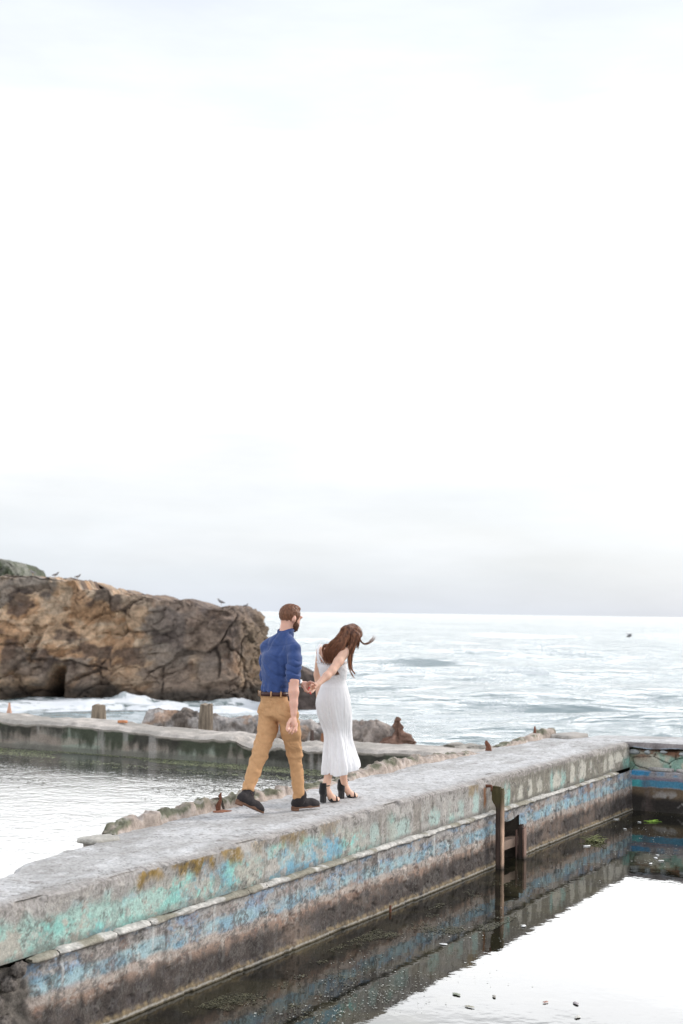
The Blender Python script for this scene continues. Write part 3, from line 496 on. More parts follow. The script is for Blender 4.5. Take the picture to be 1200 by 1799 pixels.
# ================================================================== CROSS WALL AT THE FAR RIGHT
cw=empty('cross_wall',W1(.5,6,-1.4)); tag(cw,'cracked concrete cross wall with bright blue stripe at the far end of the pool','wall')
def cross_wall():
    # coping slab top and its front
    w=np.arange(-.62,13,.02); s=np.linspace(-.02,1,26); Wg,Sg=np.meshgrid(w,s,indexing='ij')
    sf=-.015+(fbm(S3(w*2,0,0),3,121)-.5)*.03; sb=np.interp(w,[-.62,-.45,.2,13],[.55,.85,1.0,1.02])+(fbm(S3(w*2,5,0),3,122)-.5)*.05
    t=np.linspace(0,1,26)[None]; Sg=sf[:,None]*(1-t)+sb[:,None]*t
    Zg=.004+(fbm(S3(Wg*2,Sg*2,0),4,123)-.5)*.02-.01*ss(.04,0,Sg-sf[:,None])
    c=top_colour(Sg*1.0+30,Wg*.5-6); V=Wv(Sg,Wg,Zg+.004)
    mb=MB(); mb.add(V,gridF(len(w),26),c.reshape(-1,3))
    zz=np.linspace(0,1,8); Wf=np.repeat(w[:,None],8,1); bot=.085+(fbm(S3(w*3,0,0),4,124)-.5)*.06
    Zf=Zg[:,0][:,None]*(1-zz[None])-zz[None]*bot[:,None]+.004; Sf=sf[:,None]+(fbm(S3(Wf*6,Zf*8,0),3,125)-.5)*.02+.01*zz[None]
    n=fbm(S3(Wf*8,Zf*12,0),4,126)[...,None]; cf=np.array([.29,.26,.26])*(.5+n); cf=mixc(cf,(.34,.42,.50),ss(.75,1,zz)[None]*ss(.4,.6,n[...,0]))
    mb.add(Wv(Sf,Wf,Zf),gridF(len(w),8)[:,::-1],cf.reshape(-1,3)); 
    Vb=[Wv(sb,w,Zg[:,-1]),Wv(sb,w,-1.6+0*w)]; Vb=np.stack(Vb,1); mb.add(Vb,gridF(len(w),2),(.25,.23,.2)); 
    mb.add([W1(sf[0],-.62,0.004),W1(sb[0],-.62,0.004),W1(sb[0],-.62,-1.5),W1(sf[0]+.05,-.62,-1.5)],[(0,1,2,3)],(.25,.23,.2))
    mb.build('coping_slab',MConc,cw)
    # recessed cracked face under the slab
    w=np.arange(0.0,13,.013); z=np.linspace(-.05,-.40,48); Wg,Zg=np.meshgrid(w,z,indexing='ij')
    b1,b2,cid=worley(S3(Wg*3.0+fbm(S3(Wg*6,Zg*6,0),3,127)*.5,Zg*5,.5),131); crack=1-ss(.0,.05,b2-b1)
    S=.03+(cid-.5)*.035+crack*.035+(fbm(S3(Wg*8,Zg*8,0),4,128)-.5)*.03+.10*ss(-.115,-.09,Zg+(fbm(S3(Wg*4,0*Zg,0),3,129)-.5)*.05)
    n=fbm(S3(Wg*7,Zg*9,0),5,132); c=np.array([.46,.44,.36])*(.6+.8*n[...,None]); c=mixc(c,(.22,.40,.33),ss(.48,.6,fbm(S3(Wg*3.5,Zg*3,4),4,133))*.8); c=mixc(c,(.20,.07,.035),ss(.50,.62,fbm(S3(Wg*5,Zg*8,7),5,134))*ss(-.3,-.12,Zg)*.9); c=mixc(c,(.02,.018,.015),crack*.8)
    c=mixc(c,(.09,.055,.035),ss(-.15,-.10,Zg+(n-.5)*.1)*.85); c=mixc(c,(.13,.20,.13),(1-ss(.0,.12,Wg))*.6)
    mk('cracked_face',Wv(S,Wg,Zg),gridF(len(w),48)[:,::-1],MConc,cw,c)
    # ledge and painted lower course
    w=np.arange(0.05,13,.013); zz=np.concatenate([[0],np.linspace(0,1,52)[1:],[1.4]]); z=-.37-zz*.62
    Wg,Zg=np.meshgrid(w,z,indexing='ij'); n1=fbm(S3(Wg*2,Zg*2,0),4,141); n2=fbm(S3(Wg*9,Zg*9,0),5,142); v=vstreak(Wg,Zg,8,143); d=-Zg+(n2-.5)*.04
    S=-.05+(fbm(S3(Wg*5,Zg*5,0),4,144)-.5)*.02; S[:,0]=.03
    c=np.array([.36,.33,.33])*(.6+.8*n2[...,None]); c=mixc(c,(.06,.28,.50),ss(.35,.5,n2*.5+.22*ss(.4,.6,n1)+.1)*(1-ss(.43,.46,d))*ss(.37,.39,d)); c=mixc(c,(.22,.19,.24),ss(.45,.47,d)*(1-ss(.5,.52,d))*.8)
    c=mixc(c,mixc(np.broadcast_to([.05,.24,.38],c.shape),(.05,.38,.40),ss(.5,.6,n1)),ss(.49,.51,d)*(1-ss(.585,.6,d))*.9)
    c=mixc(c,(.16,.115,.075),ss(.585,.605,d)); c=mixc(c,(.035,.03,.027),ss(.66,.78,d+(n1-.5)*.2)); c=mixc(c,(.36,.34,.32),ss(.6,.68,d)*ss(.50,.60,fbm(S3(Wg*5,Zg*6,3),5,145))*ss(.12,.5,Wg)*.75); c=mixc(c,(.045,.04,.035),ss(.82,.9,-Zg)*.9)
    c=mixc(c,(.12,.09,.08),ss(.55,.68,v)*.5)
    mk('painted_lower_course',Wv(S,Wg,Zg),gridF(len(w),len(z))[:,::-1],MConc,cw,c)
    # ledge stones
    for a,b in((.28,.62),(.66,1.3),(1.34,2.4),(2.45,3.6),(3.65,5.2),(5.3,7.5)):
        slab=slabstone('ledge_stone',-.005,(a+b)/2,-.352,(.05,(b-a)/2,.022),cw,(.42,.40,.38),0,int(a*10)+3)
    # loose stones in the crack under the coping
    for (w_,z_,r) in((.07,-.135,(.035,.07,.035)),(.25,-.13,(.03,.04,.03)),(.47,-.115,(.03,.05,.02)),(.75,-.13,(.03,.06,.03)),(1.2,-.13,(.03,.07,.03)),(1.9,-.14,(.03,.06,.03))):
        rockblob('wedge_stone',W1(.02,w_,z_),r,cw,(.38,.40,.40),int(w_*50)+1,MConc,res=12)
cross_wall()
# ================================================================== BACK WALL OF THE LEFT POOL
bw=empty('back_wall',W1(2.3,-9,-1.5)); tag(bw,'low crumbling grey concrete wall across the far side of the left pool','wall')
def back_wall():
    w=np.arange(-24,.2,.022); base=np.interp(w,[-24,-12.9,-11.4,-9.9,-9.4,-8.4,-7.6,-7.2,-6.6,-6.0,-5.3,-4,-3,.2],[-.40,-.40,-.41,-.42,-.45,-.47,-.50,-.56,-.60,-.56,-.50,-.51,-.52,-.55])
    top=base+(fbm(S3(w*1.4,0,0),4,151)-.5)*.10
    nt_=40; t=np.linspace(0,1,nt_)[None]; Wg=np.repeat(w[:,None],nt_,1); s0=1.80+(fbm(S3(w*1.5,0,0),3,152)-.5)*.05; s1=2.72+(fbm(S3(w*1.0,9,0),4,153)-.5)*.35
    brk=ss(-7.9,-7.4,w)*(1-ss(-5.9,-5.3,w)); s0=s0+brk*.12
    Sg=s0[:,None]*(1-t)+s1[:,None]*t; Zg=top[:,None]+(fbm(S3(Wg*3,Sg*3,0),5,154)-.5)*(.06+.14*brk[:,None])-.05*ss(.10,0,Sg-s0[:,None])-.25*ss(.1,0,s1[:,None]-Sg)+.04*t
    n=fbm(S3(Wg*7,Sg*7,0),5,155)[...,None]; c=np.array([.44,.40,.36])*(.55+.9*n); c=mixc(c,(.28,.26,.23),ss(.5,.65,fbm(S3(Wg*1.5,Sg*2,0),4,156))*.6)
    mb=MB(); mb.add(Wv(Sg,Wg,Zg),gridF(len(w),nt_),c.reshape(-1,3))
    nf=56; zf=np.linspace(0,1,nf)[None]; Wf=np.repeat(w[:,None],nf,1); Zf=Zg[:,0][:,None]*(1-zf)+(-1.3)*zf; dep=Zg[:,0][:,None]-Zf
    over=ss(.0,.05,dep)*.02; Sf=s0[:,None]+(fbm(S3(Wf*3,Zf*4,0),4,157)-.5)*(.04+.14*brk[:,None]*(1-ss(.1,.3,dep)))+over-.04*ss(.3,.33,dep)*0
    n1=fbm(S3(Wf*1.2,Zf*1.5,0),4,158); n2=fbm(S3(Wf*7,Zf*8,0),5,159); v=vstreak(Wf,Zf,5,160); v2=vstreak(Wf,Zf,1.8,161)
    c=np.array([.24,.22,.19])*(.55+.9*n2[...,None]); c=mixc(c,(.27,.33,.27),ss(.5,.62,n1)*.6); c=mixc(c,(.30,.24,.20),ss(.52,.62,fbm(S3(Wf*1.5,Zf*7,4),4,162))*.5)
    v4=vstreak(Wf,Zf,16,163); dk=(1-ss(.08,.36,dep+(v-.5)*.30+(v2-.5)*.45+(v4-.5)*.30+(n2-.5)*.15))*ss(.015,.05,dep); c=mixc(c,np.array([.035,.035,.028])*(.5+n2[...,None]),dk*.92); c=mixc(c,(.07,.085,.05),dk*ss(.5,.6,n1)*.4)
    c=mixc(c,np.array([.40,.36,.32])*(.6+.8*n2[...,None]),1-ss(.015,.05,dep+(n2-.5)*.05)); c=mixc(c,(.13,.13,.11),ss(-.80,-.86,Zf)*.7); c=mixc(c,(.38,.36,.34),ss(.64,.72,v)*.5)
    for k in np.arange(-22,0,2.9): c=mixc(c,(.08,.07,.06),np.exp(-((Wf-k)/.012)**2)*.7)
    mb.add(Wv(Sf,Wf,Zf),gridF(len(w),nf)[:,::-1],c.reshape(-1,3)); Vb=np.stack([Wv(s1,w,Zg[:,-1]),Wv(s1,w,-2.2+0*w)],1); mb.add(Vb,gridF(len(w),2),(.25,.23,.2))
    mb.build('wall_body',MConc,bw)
back_wall()
# stumps of timber and concrete on the far side
def stump(px0,px1,pyt,pyb,y,label,taper=.9,col=(.20,.16,.12),cat='stump'):
    c=Q((px0+px1)/2,pyb,y); top=Q((px0+px1)/2,pyt,y); r=(Q(px1,pyb,y)-Q(px0,pyb,y))[0]/2; h=top[2]-c[2]
    z=np.linspace(-.5,h,34); th=np.arange(28)/28*2*np.pi; Zg,Tg=np.meshgrid(z,th,indexing='ij')
    R=r*(1-(1-taper)*ss(0,h,Zg))*(1+.14*(fbm(S3(np.cos(Tg)*3,np.sin(Tg)*3,Zg*1.2+px0),3,171)-.5)*2+.10*(fbm(S3(np.cos(Tg)*9,np.sin(Tg)*9,Zg*1.2),3,172)-.5)*2)
    Zt=Zg+(fbm(S3(np.cos(Tg)*2,np.sin(Tg)*2,px0),3,173)-.5)*.09*ss(h-.05,h,Zg)
    V=c+S3(R*np.cos(Tg),R*np.sin(Tg),Zt); n=fbm(S3(np.cos(Tg)*10,np.sin(Tg)*10,Zg*3+px0),4,174)[...,None]; cc=np.array(col)*(.15+1.8*n)
    mb=MB(); f=[tuple(q) for q in gridF(34,28)]+[(i*28+27,(i+1)*28+27,(i+1)*28,i*28) for i in range(33)]; mb.add(V,f,cc.reshape(-1,3))
    tc_=V[-1].mean(0)-np.array([0,0,.02]); mb.add(np.concatenate([V[-1],[tc_]]),[(i,(i+1)%28,28) for i in range(28)],np.array(col)*1.5); o=mb.build('timber_stump',MWood); tag(o,label,cat); return o
stump(160,185,1239,1266,29.2,'short square-topped timber stump behind the left part of the back wall')
stump(350,375,1237,1268,29.2,'timber stump beside the low rubble ridge left of the man')
stump(11,21,1236,1258,29.4,'pinkish pointed stub of brick on the back wall near the left edge',.35,(.50,.30,.22),'stub')
stump(563,571,1289,1303,28.,'small rust coloured pin on the back wall between the man and the woman',.8,(.28,.13,.07),'stub')
stump(566-22,574-22,1283,1304,28.2,'dark narrow iron bar on the back wall just right of the man\'s leg',.7,(.10,.07,.06),'bar')
slabstone('brick_fragment',2.35,-10.25,-.36,(.05,.10,.02),bw,(.50,.22,.11),0,23)
# rubble ridge behind the wall
def ridge(name,label,prof,y0,thick,zb,colr,seed,cat='rock'):
    pr=np.array(prof,float); px=pr[:,0]; tops=[Q(a,b,y0) for a,b in prof]; xs=np.array([t[0] for t in tops]); zs=np.array([t[2] for t in tops])
    x=np.linspace(xs[0],xs[-1],260); hz=np.interp(x,xs,zs)
    th=np.linspace(0,np.pi,46); X,T=np.meshgrid(x,th,indexing='ij'); Hh=(hz-zb)[:,None]; e=np.sqrt(np.clip(np.minimum((x-x[0])/.15,(x[-1]-x)/.15),0,1))[:,None]
    Y=y0+thick-np.cos(T)*thick*(.55+.45*e); Z=zb+Hh*np.sin(T)**.55*(.35+.65*e)
    q=S3(X*1.7,Y*1.7,Z*1.7); b1,b2,cid=worley(q*1.3+(fbm(q,3,seed)[...,None]-.5)*.6,seed); amp=np.minimum(Hh,.35)
    crk=ss(.45,.6,fbm(q*1.5+9,3,seed+8)); dn=((cid-.5)*.40+(fbm(q*2.2,5,seed+1,.65)-.5)*.9-.12*crk*(1-ss(0,.14,b2-b1)))*amp
    Y=Y-dn*np.cos(T)*1.0; Z=Z+dn*.7*np.sin(T); X=X+(fbm(q*1.5,3,seed+5)-.5)*.12
    n=fbm(q*4,5,seed+2)[...,None]; c=np.array(colr)*(.4+1.2*n); c=mixc(c,np.array([.10,.075,.055])*(.5+n),ss(.5,.62,fbm(q*1.1,4,seed+3))*.75); c=mixc(c,np.array(colr)*.22,(1-ss(0,.09,b2-b1))*.7*crk); c=mixc(c,(.42,.27,.18),ss(.60,.68,fbm(q*1.6,4,seed+4))*.6)
    o=mk(name,S3(X,Y,Z),gridF(260,46),MRub,None,c); tag(o,label,cat); return o
ridge('rubble_ridge','long low grey rubble ridge behind the back wall left of and behind the man',[(240,1268),(252,1253),(270,1250),(330,1251),(352,1258),(372,1263),(395,1266),(420,1262),(455,1257),(480,1262),(528,1266),(545,1266),(558,1276),(575,1283),(600,1290)],29.5,.5,-1.3,(.36,.33,.31),201)
ridge('shore_boulders','brown and grey boulder heap behind the back wall right of the woman',[(585,1290),(600,1276),(617,1272),(640,1271),(660,1270),(676,1272),(688,1280),(700,1282),(712,1292),(728,1303),(734,1308)],27.6,.45,-1.3,(.31,.265,.235),231)
def spike():
    c=Q(699,1300,27.3); mb=MB(); z=np.linspace(-.15,.44,30); th=np.arange(20)/20*2*np.pi; Z,T=np.meshgrid(z,th,indexing='ij')
    R=np.interp(Z,[-.15,0,.10,.16,.25,.33,.38,.44],[.34,.26,.15,.07,.085,.05,.055,.015])*(1+1.5*(fbm(S3(np.cos(T)*2,np.sin(T)*2,Z*7),4,241)-.5)*2); V=c+S3(R*np.cos(T)-.03*Z,R*np.sin(T),Z)
    n=fbm(S3(np.cos(T)*3,np.sin(T)*3,Z*14),4,242)[...,None]; f=[tuple(q) for q in gridF(30,20)]+[(i*20+19,(i+1)*20+19,(i+1)*20,i*20) for i in range(29)]+[tuple(29*20+i for i in range(20))]
    mb.add(V,f,(np.array([.20,.12,.09])*(.3+1.4*n)).reshape(-1,3)); o=mb.build('rock_spike',MRub); tag(o,'pointed reddish brown rock spike rising above the boulders right of the woman','rock')
spike()
tag(rockblob('driftwood_chip',Q(789,1312,25.3),(.05,.10,.04),None,(.10,.09,.07),77,MWood,res=10),'small dark chip lying on the back wall top near its right end','debris')
rb=rockblob('low_boulder',Q(825,1318,25.2)+np.array([0,.5,-.09]),(.5,.7,.16),None,(.36,.33,.29),55,None,res=26); tag(rb,'low rounded grey rock on the right end of the back wall beside the iron stub','rock')
# ================================================================== SEA CLIFF
def cliff(name,label,tops,y0,zbase,depth,colfn,seed,xl=None,step=.13,rows=120,caves=(),amp=1.0):
    xs=[];zs=[]
    for a,b in tops: t=Q(a,b,y0+depth*.30); xs.append(t[0]); zs.append(t[2])
    if xl is not None: xs=[xl]+xs; zs=[zs[0]+.5]+zs
    xs=np.array(xs);zs=np.array(zs); xr=xs[-1]; r=depth/2
    # footprint contour: along the front, round the right end, back
    front=np.arange(xs[0],xr-r*.25,step); arc=np.linspace(-np.pi/2,np.pi/2,int(np.pi*r/step/1.4)); 
    fx=np.concatenate([front,xr-r*.25+r*.25*np.cos(arc),front[::-6]]); fy=np.concatenate([0*front,r+r*np.sin(arc),2*r+0*front[::-6]])+y0
    cy=y0+r; nu=len(fx)
    t=np.concatenate([np.linspace(0,1,rows),np.linspace(1,2,26)[1:]]); X=np.repeat(fx[:,None],len(t),1); Y=np.repeat(fy[:,None],len(t),1)
    h=np.interp(fx,xs,zs); rgh=(fbm(S3(fx*.8,0,seed),5,seed,.7)-.5)*1.5; 
    tt=np.clip(t,0,1)[None]; Z=zbase-1+(h[:,None]+rgh[:,None]*.6-zbase+1)*tt; ins=.10*tt**1.5+.06*np.sin(tt*7+fx[:,None]*.15)
    k=np.clip(t-1,0,1)[None]; inset=ins*(1-k)+k*1.0
    Yc=np.where((fy<cy)[:,None],cy,cy); Y=Y+(cy-Y)*inset; xc=np.minimum(fx,xr-r*.25*.4-.6); X=X+(xc[:,None]-X)*np.minimum(inset,1)
    Z=Z+.35*np.sin(k*np.pi/2)*(fbm(S3(X*.4,Y*.4,0),3,seed+9)-.2)
    q=S3(X,Y,Z); n0=fbm(q*.14,3,seed+1)-.5; warp=np.stack([fbm(q*.35,3,seed+20),fbm(q*.35,3,seed+21),fbm(q*.35,3,seed+22)],-1)-.5
    # tilted strata blocks
    q2=q+warp*2.0; q2=np.stack([q2[...,0]*.9+q2[...,2]*.5,q2[...,1],q2[...,2]*1.1-q2[...,0]*.45],-1)
    b1,b2,cid=worley(q2*np.array([.20,.3,.36]),seed+2); c1,c2,ci2=worley(q2*np.array([.62,.7,1.05])+5,seed+3)
    crk=ss(.42,.58,fbm(q*.25+40,3,seed+30)); crack=(1-ss(0,.045,b2-b1))*crk; crack2=(1-ss(0,.08,c2-c1))*ss(.40,.6,fbm(q*.6+10,3,seed+31))
    led=np.abs(fbm(q2*np.array([.12,.12,.55])+3,4,seed+33)-.5)*2; dn=amp*(n0*2.8+(cid-.5)*.9+(ci2-.5)*.45+(fbm(q*.9,5,seed+4,.6)-.5)*1.1-led*1.1-crack*.45-crack2*.14)
    cy_,cz_=0,0
    for (cx,cz,wx,wz,dp) in caves:
        g=np.exp(-(((X-cx-(Z-cz)*.10)/wx)**2)**1.5)*(1-ss(cz+wz*.4,cz+wz,Z+(n0)*1.)); dn=dn-dp*g
    fade=(1-k)*.75+.25; nx=np.where((fy<y0+.01)[:,None],0,np.cos(np.interp(np.arange(nu),[len(front),len(front)+len(arc)],[-np.pi/2,np.pi/2]))[:,None]); ny=np.where((fy<cy)[:,None],-1.,1.)
    X=X+dn*nx*fade; Y=Y+dn*ny*fade*np.where(nx>.7,.3,1); Z=Z+dn*.12*fade*ss(0,.3,tt)
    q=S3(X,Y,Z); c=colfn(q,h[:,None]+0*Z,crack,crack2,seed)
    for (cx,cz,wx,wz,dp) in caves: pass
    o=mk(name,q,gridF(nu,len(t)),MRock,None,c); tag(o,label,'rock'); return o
def cliffcol(q,h,crack,crack2,seed):
    X,Y,Z=q[...,0],q[...,1],q[...,2]; n1=fbm(q*.22,5,seed+11); n2=fbm(q*1.3,5,seed+12); n3=fbm(q*np.array([.5,.5,1.3]),5,seed+13)
    c=np.array([.66,.46,.30])*(.5+1.0*n2[...,None]); c=mixc(c,(.58,.46,.34),ss(.46,.6,n3)*.7); c=mixc(c,(.40,.21,.10),ss(.52,.62,fbm(q*.6,4,seed+14))*.6)
    grey=ss(.50,.60,fbm(q*.3+9,5,seed+15)); c=mixc(c,(.27,.245,.225),grey*.75); c=mixc(c,(.09,.07,.065),ss(.54,.62,fbm(q*.45+3,5,seed+16))*.75)
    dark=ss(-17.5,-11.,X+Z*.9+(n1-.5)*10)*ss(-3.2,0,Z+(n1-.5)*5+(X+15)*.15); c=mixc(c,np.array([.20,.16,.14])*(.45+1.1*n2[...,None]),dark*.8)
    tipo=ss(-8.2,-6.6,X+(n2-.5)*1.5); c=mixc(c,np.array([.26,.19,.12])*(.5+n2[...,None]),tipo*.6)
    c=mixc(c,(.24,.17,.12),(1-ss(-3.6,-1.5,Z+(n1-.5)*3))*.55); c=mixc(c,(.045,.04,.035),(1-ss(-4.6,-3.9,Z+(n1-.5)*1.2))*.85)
    c=mixc(c,(.05,.038,.03),crack*.65); c=mixc(c,(.09,.065,.05),crack2*.35)
    return c
def cavex(px): return Q(px,1220,107)[0]
cliff('sea_cliff','large orange brown sea rock rising out of the surf at left behind the man',
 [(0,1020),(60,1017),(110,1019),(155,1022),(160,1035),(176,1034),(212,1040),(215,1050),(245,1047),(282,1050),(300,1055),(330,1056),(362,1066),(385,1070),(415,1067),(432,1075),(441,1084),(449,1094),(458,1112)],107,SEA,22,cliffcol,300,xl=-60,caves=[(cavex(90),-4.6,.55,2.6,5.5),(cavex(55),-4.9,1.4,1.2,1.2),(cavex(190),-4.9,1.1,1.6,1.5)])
def greycol(q,h,crack,crack2,seed):
    n=fbm(q*.5,5,seed+1)[...,None]; c=np.array([.24,.24,.20])*(.4+1.1*n); c=mixc(c,(.10,.115,.07),ss(.45,.58,fbm(q*.8,4,seed+2))*.85); return mixc(c,(.09,.085,.08),crack*.6)
cliff('far_headland','grey green headland peeking over the big sea rock at the left edge',[(-60,975),(0,983),(14,985),(26,992),(36,1003),(50,1022),(60,1060)],150,SEA,20,greycol,400,xl=-75,step=.3,rows=60)
def darkcol(q,h,crack,crack2,seed):
    n=fbm(q*.9,5,seed+1)[...,None]; c=np.array([.12,.095,.085])*(.4+1.2*n); c=mixc(c,(.24,.17,.13),ss(.55,.65,fbm(q*.5,4,seed+2))*.6); return mixc(c,(.03,.025,.02),crack*.8)
cliff('low_sea_rock','low dark sea rock in the surf between the man and the woman',[(470,1215),(490,1190),(520,1177),(540,1177),(552,1182),(575,1190),(585,1215)],101,SEA,7,darkcol,500,step=.08,rows=60,amp=.35)
# ================================================================== GULLS
def gull(px,py,y,face,label,sc=1.,fly=False):
    c=Q(px,py,y); e=empty('gull',c-np.array([0,0,.0])); tag(e,label,'bird',None if fly else 'gulls standing on the sea rock')
    f=np.array([face,.2,0]); f/=np.linalg.norm(f); U=np.array([0,0,1.]); mb=MB()
    body=[c-f*.28*sc+U*.10,c-f*.12*sc+U*.13,c+f*.06*sc+U*.17*sc,c+f*.17*sc+U*.24*sc,c+f*.21*sc+U*.33*sc,c+f*.25*sc+U*.37*sc]
    tube(mb,spline(body,12),np.interp(np.linspace(0,1,12),np.linspace(0,1,6),[.02,.07,.10,.075,.05,.035])*sc,8,(.22,.21,.21)); mb.build('body',MBird,e)
    mb=MB(); tube(mb,[c+f*.27*sc+U*.36*sc,c+f*.36*sc+U*.34*sc],[.018*sc,.005],5,(.4,.28,.05)); mb.build('beak',MBird,e)
    if fly:
        for sgn in(-1,1):
            mb=MB(); sd_=np.array([.25,-.9,0])*sgn; tube(mb,spline([c+U*.16,c+sd_*.3+U*.42-f*.02,c+sd_*.62+U*.30-f*.18],8),[.09,.09,.08,.07,.055,.04,.02,.01],6,(.18,.18,.19),flat=.15); mb.build('wing',MBird,e)
    else:
        for sgn in(-1,1):
            mb=MB(); tube(mb,[c+np.array([0,.03*sgn,.10]),c+np.array([.0,.03*sgn,-.12])],.012,4,(.35,.2,.1)); mb.build('leg',MBird,e)
YB=114
gull(58,1009,YB,-1,'gull at the left end of the row on the flat top of the sea rock'); gull(97,1013,YB,1,'gull standing second from left on the flat top of the sea rock',1.); gull(136,1016,YB,1,'gull standing near the step at the right of the flat orange top',.9)
gull(389,1061,YB-2,-1,'gull on the dark ridge crest of the sea rock left of its tip',1.1); gull(431,1067,YB-2,1,'gull nearest the right tip of the sea rock\'s dark crest',.8)
gull(1105,1121,130,1,'gull flying low over the open sea at right',1.0,True)
# ================================================================== POOL WATER
def sheet(name,pts,z,m):
    V=[tuple(W1(a,b,z)) for a,b in pts]; o=mk(name,V,[tuple(range(len(V)))],m,None,smooth=False)
    if o.data.polygons[0].normal.z<0: o.data.flip_normals()
    tag(o,kind='structure')
sheet('right_pool_water',[(-24,.03),(-.03,.03),(-.03,14),(-24,14)],WATER,MPoolR)
sheet('left_pool_water',[(-24,-30),(1.83,-30),(1.83,-1.1),(-24,-.55),(-24,-.55)],WATER,MPoolL)
def flakes(name,label,cat,n,dens,size,colA,colB,elong,zr=.004,seed=1,mat_=None):
    """many tiny flat irregular flakes floating on the water, one object"""
    rg=np.random.default_rng(seed); V=[];Fq=[];c=[];k=0; tries=0
    while k<n and tries<n*60:
        m=4000; S,Wd,pr=dens(rg,m); keep=rg.random(m)<pr; S=S[keep];Wd=Wd[keep]; tries+=m
        for s,w_ in zip(S,Wd):
            if k>=n: break
            r=size[0]+(size[1]-size[0])*rg.random()**3; a0=rg.random()*6.28; th=np.arange(6)/6*6.28; rr=r*(.5+.6*rg.random(6)); x=rr*np.cos(th)*elong;y=rr*np.sin(th)/elong
            xx=x*math.cos(a0)-y*math.sin(a0); yy=x*math.sin(a0)+y*math.cos(a0); p=W1(s,w_,WATER+.003+zr*rg.random())
            b=len(V)*6; V.append(np.stack([p[0]+xx,p[1]+yy,p[2]+rg.random(6)*zr*.4],-1)); Fq.append(np.arange(6)+b); t=rg.random(); cc=np.array(colA)*(1-t)+np.array(colB)*t; c.append(np.broadcast_to(cc*(.6+.8*rg.random()),(6,3))); k+=1
    V=np.concatenate(V); f=np.array(Fq); o=mk(name,V,f,mat_ or MLeaf,None,np.concatenate(c),smooth=False); tag(o,label,cat,kind='stuff'); return o
def d_left(rg,m):
    s=rg.uniform(-3.6,1.82,m); w_=rg.uniform(-15,-1.5,m); p=fbm(S3(s*1.6,w_*.7,0),4,601); return s,w_,ss(.46,.6,p)*ss(-3.4,-.6,s+(p-.5)*2)
def d_green(rg,m):
    s=rg.uniform(-.2,1.80,m); w_=rg.uniform(-16,-1.5,m); p=fbm(S3(s*2.2,w_*.5,4),4,602); return s,w_,ss(.1,1.5,s+(p-.5)*1.2)*ss(.38,.56,p)
flakes('green_scum','yellow green algae scum floating along the back wall of the left pool','algae',16000,d_green,(.006,.026),(.13,.15,.04),(.40,.42,.26),1.5,seed=3)
flakes('dark_weed','dark broken weed floating in front of the back wall in the left pool','weed',11000,d_left,(.006,.035),(.02,.025,.015),(.16,.15,.11),1.5,seed=4)
def blob(rg,m,s0,w0,rs,rw): s=s0+rg.normal(0,rs,m); w_=w0+rg.normal(0,rw,m); return s,w_
def d_right(rg,m):
    spots=[(P(1150,1515,WATER),.7,.30,4),(P(1060,1545,WATER),.6,.35,2),(P(1180,1470,WATER),.5,.5,2),(P(880,1620,WATER),.5,.25,1.3),(P(720,1680,WATER),.6,.25,1.),(P(680,1735,WATER),.7,.25,3),(P(620,1760,WATER),.5,.25,2.4),(P(1000,1600,WATER),1.5,.5,.5),(P(1120,1430,WATER),.6,.4,.8)]
    ws=np.array([a[3] for a in spots]); i=rg.choice(len(spots),m,p=ws/ws.sum()); c=np.array([a[0] for a in spots])[i]-C; s=c@dd+rg.normal(0,1,m)*np.array([a[1] for a in spots])[i]; w_=c@nn+rg.normal(0,1,m)*np.array([a[2] for a in spots])[i]
    p=fbm(S3(s*3,w_*3,0),3,603); return s,w_,ss(.42,.6,p)*(w_>.12)*(s<-.1)
flakes('floating_specks','pale scum specks scattered over the still right pool','scum',1500,d_right,(.003,.010),(.20,.20,.14),(.65,.66,.62),1.3,seed=6)
def d_weed(rg,m):
    s=rg.uniform(-11.5,-5.5,m); w_=rg.uniform(.3,1.15,m); p=fbm(S3(s*2.2,w_*2.6,0),5,604,.65); return s,w_,ss(.50,.66,p)**1.5*ss(-5.5,-8,s)
flakes('brown_weed','olive brown weed patch floating near the bottom of the picture in the right pool','weed',6000,d_weed,(.003,.011),(.03,.03,.015),(.14,.13,.075),1.5,seed=9)
def leaf(px,py,r,col,label,name='floating_leaf',cat='leaf',el=1.5,a0=None):
    p=P(px,py,WATER); rg=np.random.default_rng(px*7+py); n=14; th=np.arange(n)/n*6.28; r=r*.5; rr=r*(.65+.55*rg.random(n)); a0=rg.random()*3 if a0 is None else a0; x=rr*np.cos(th)*el;y=rr*np.sin(th)/el
    xx=x*math.cos(a0)-y*math.sin(a0); yy=x*math.sin(a0)+y*math.cos(a0); V=[];
    for kk,zz in((1,.004),(.75,.009),(.0,.007)): V.append(np.stack([p[0]+xx*kk,p[1]+yy*kk,WATER+zz+rg.random(n)*.003],-1))
    V=np.array(V).transpose(1,0,2); o=mk(name,V,gridF(n,3,wrap=True),MLeaf,None,np.broadcast_to(np.array(col),(n*3,3))); tag(o,label,cat,'bits floating on the right pool'); return o
WH=(.72,.72,.70)
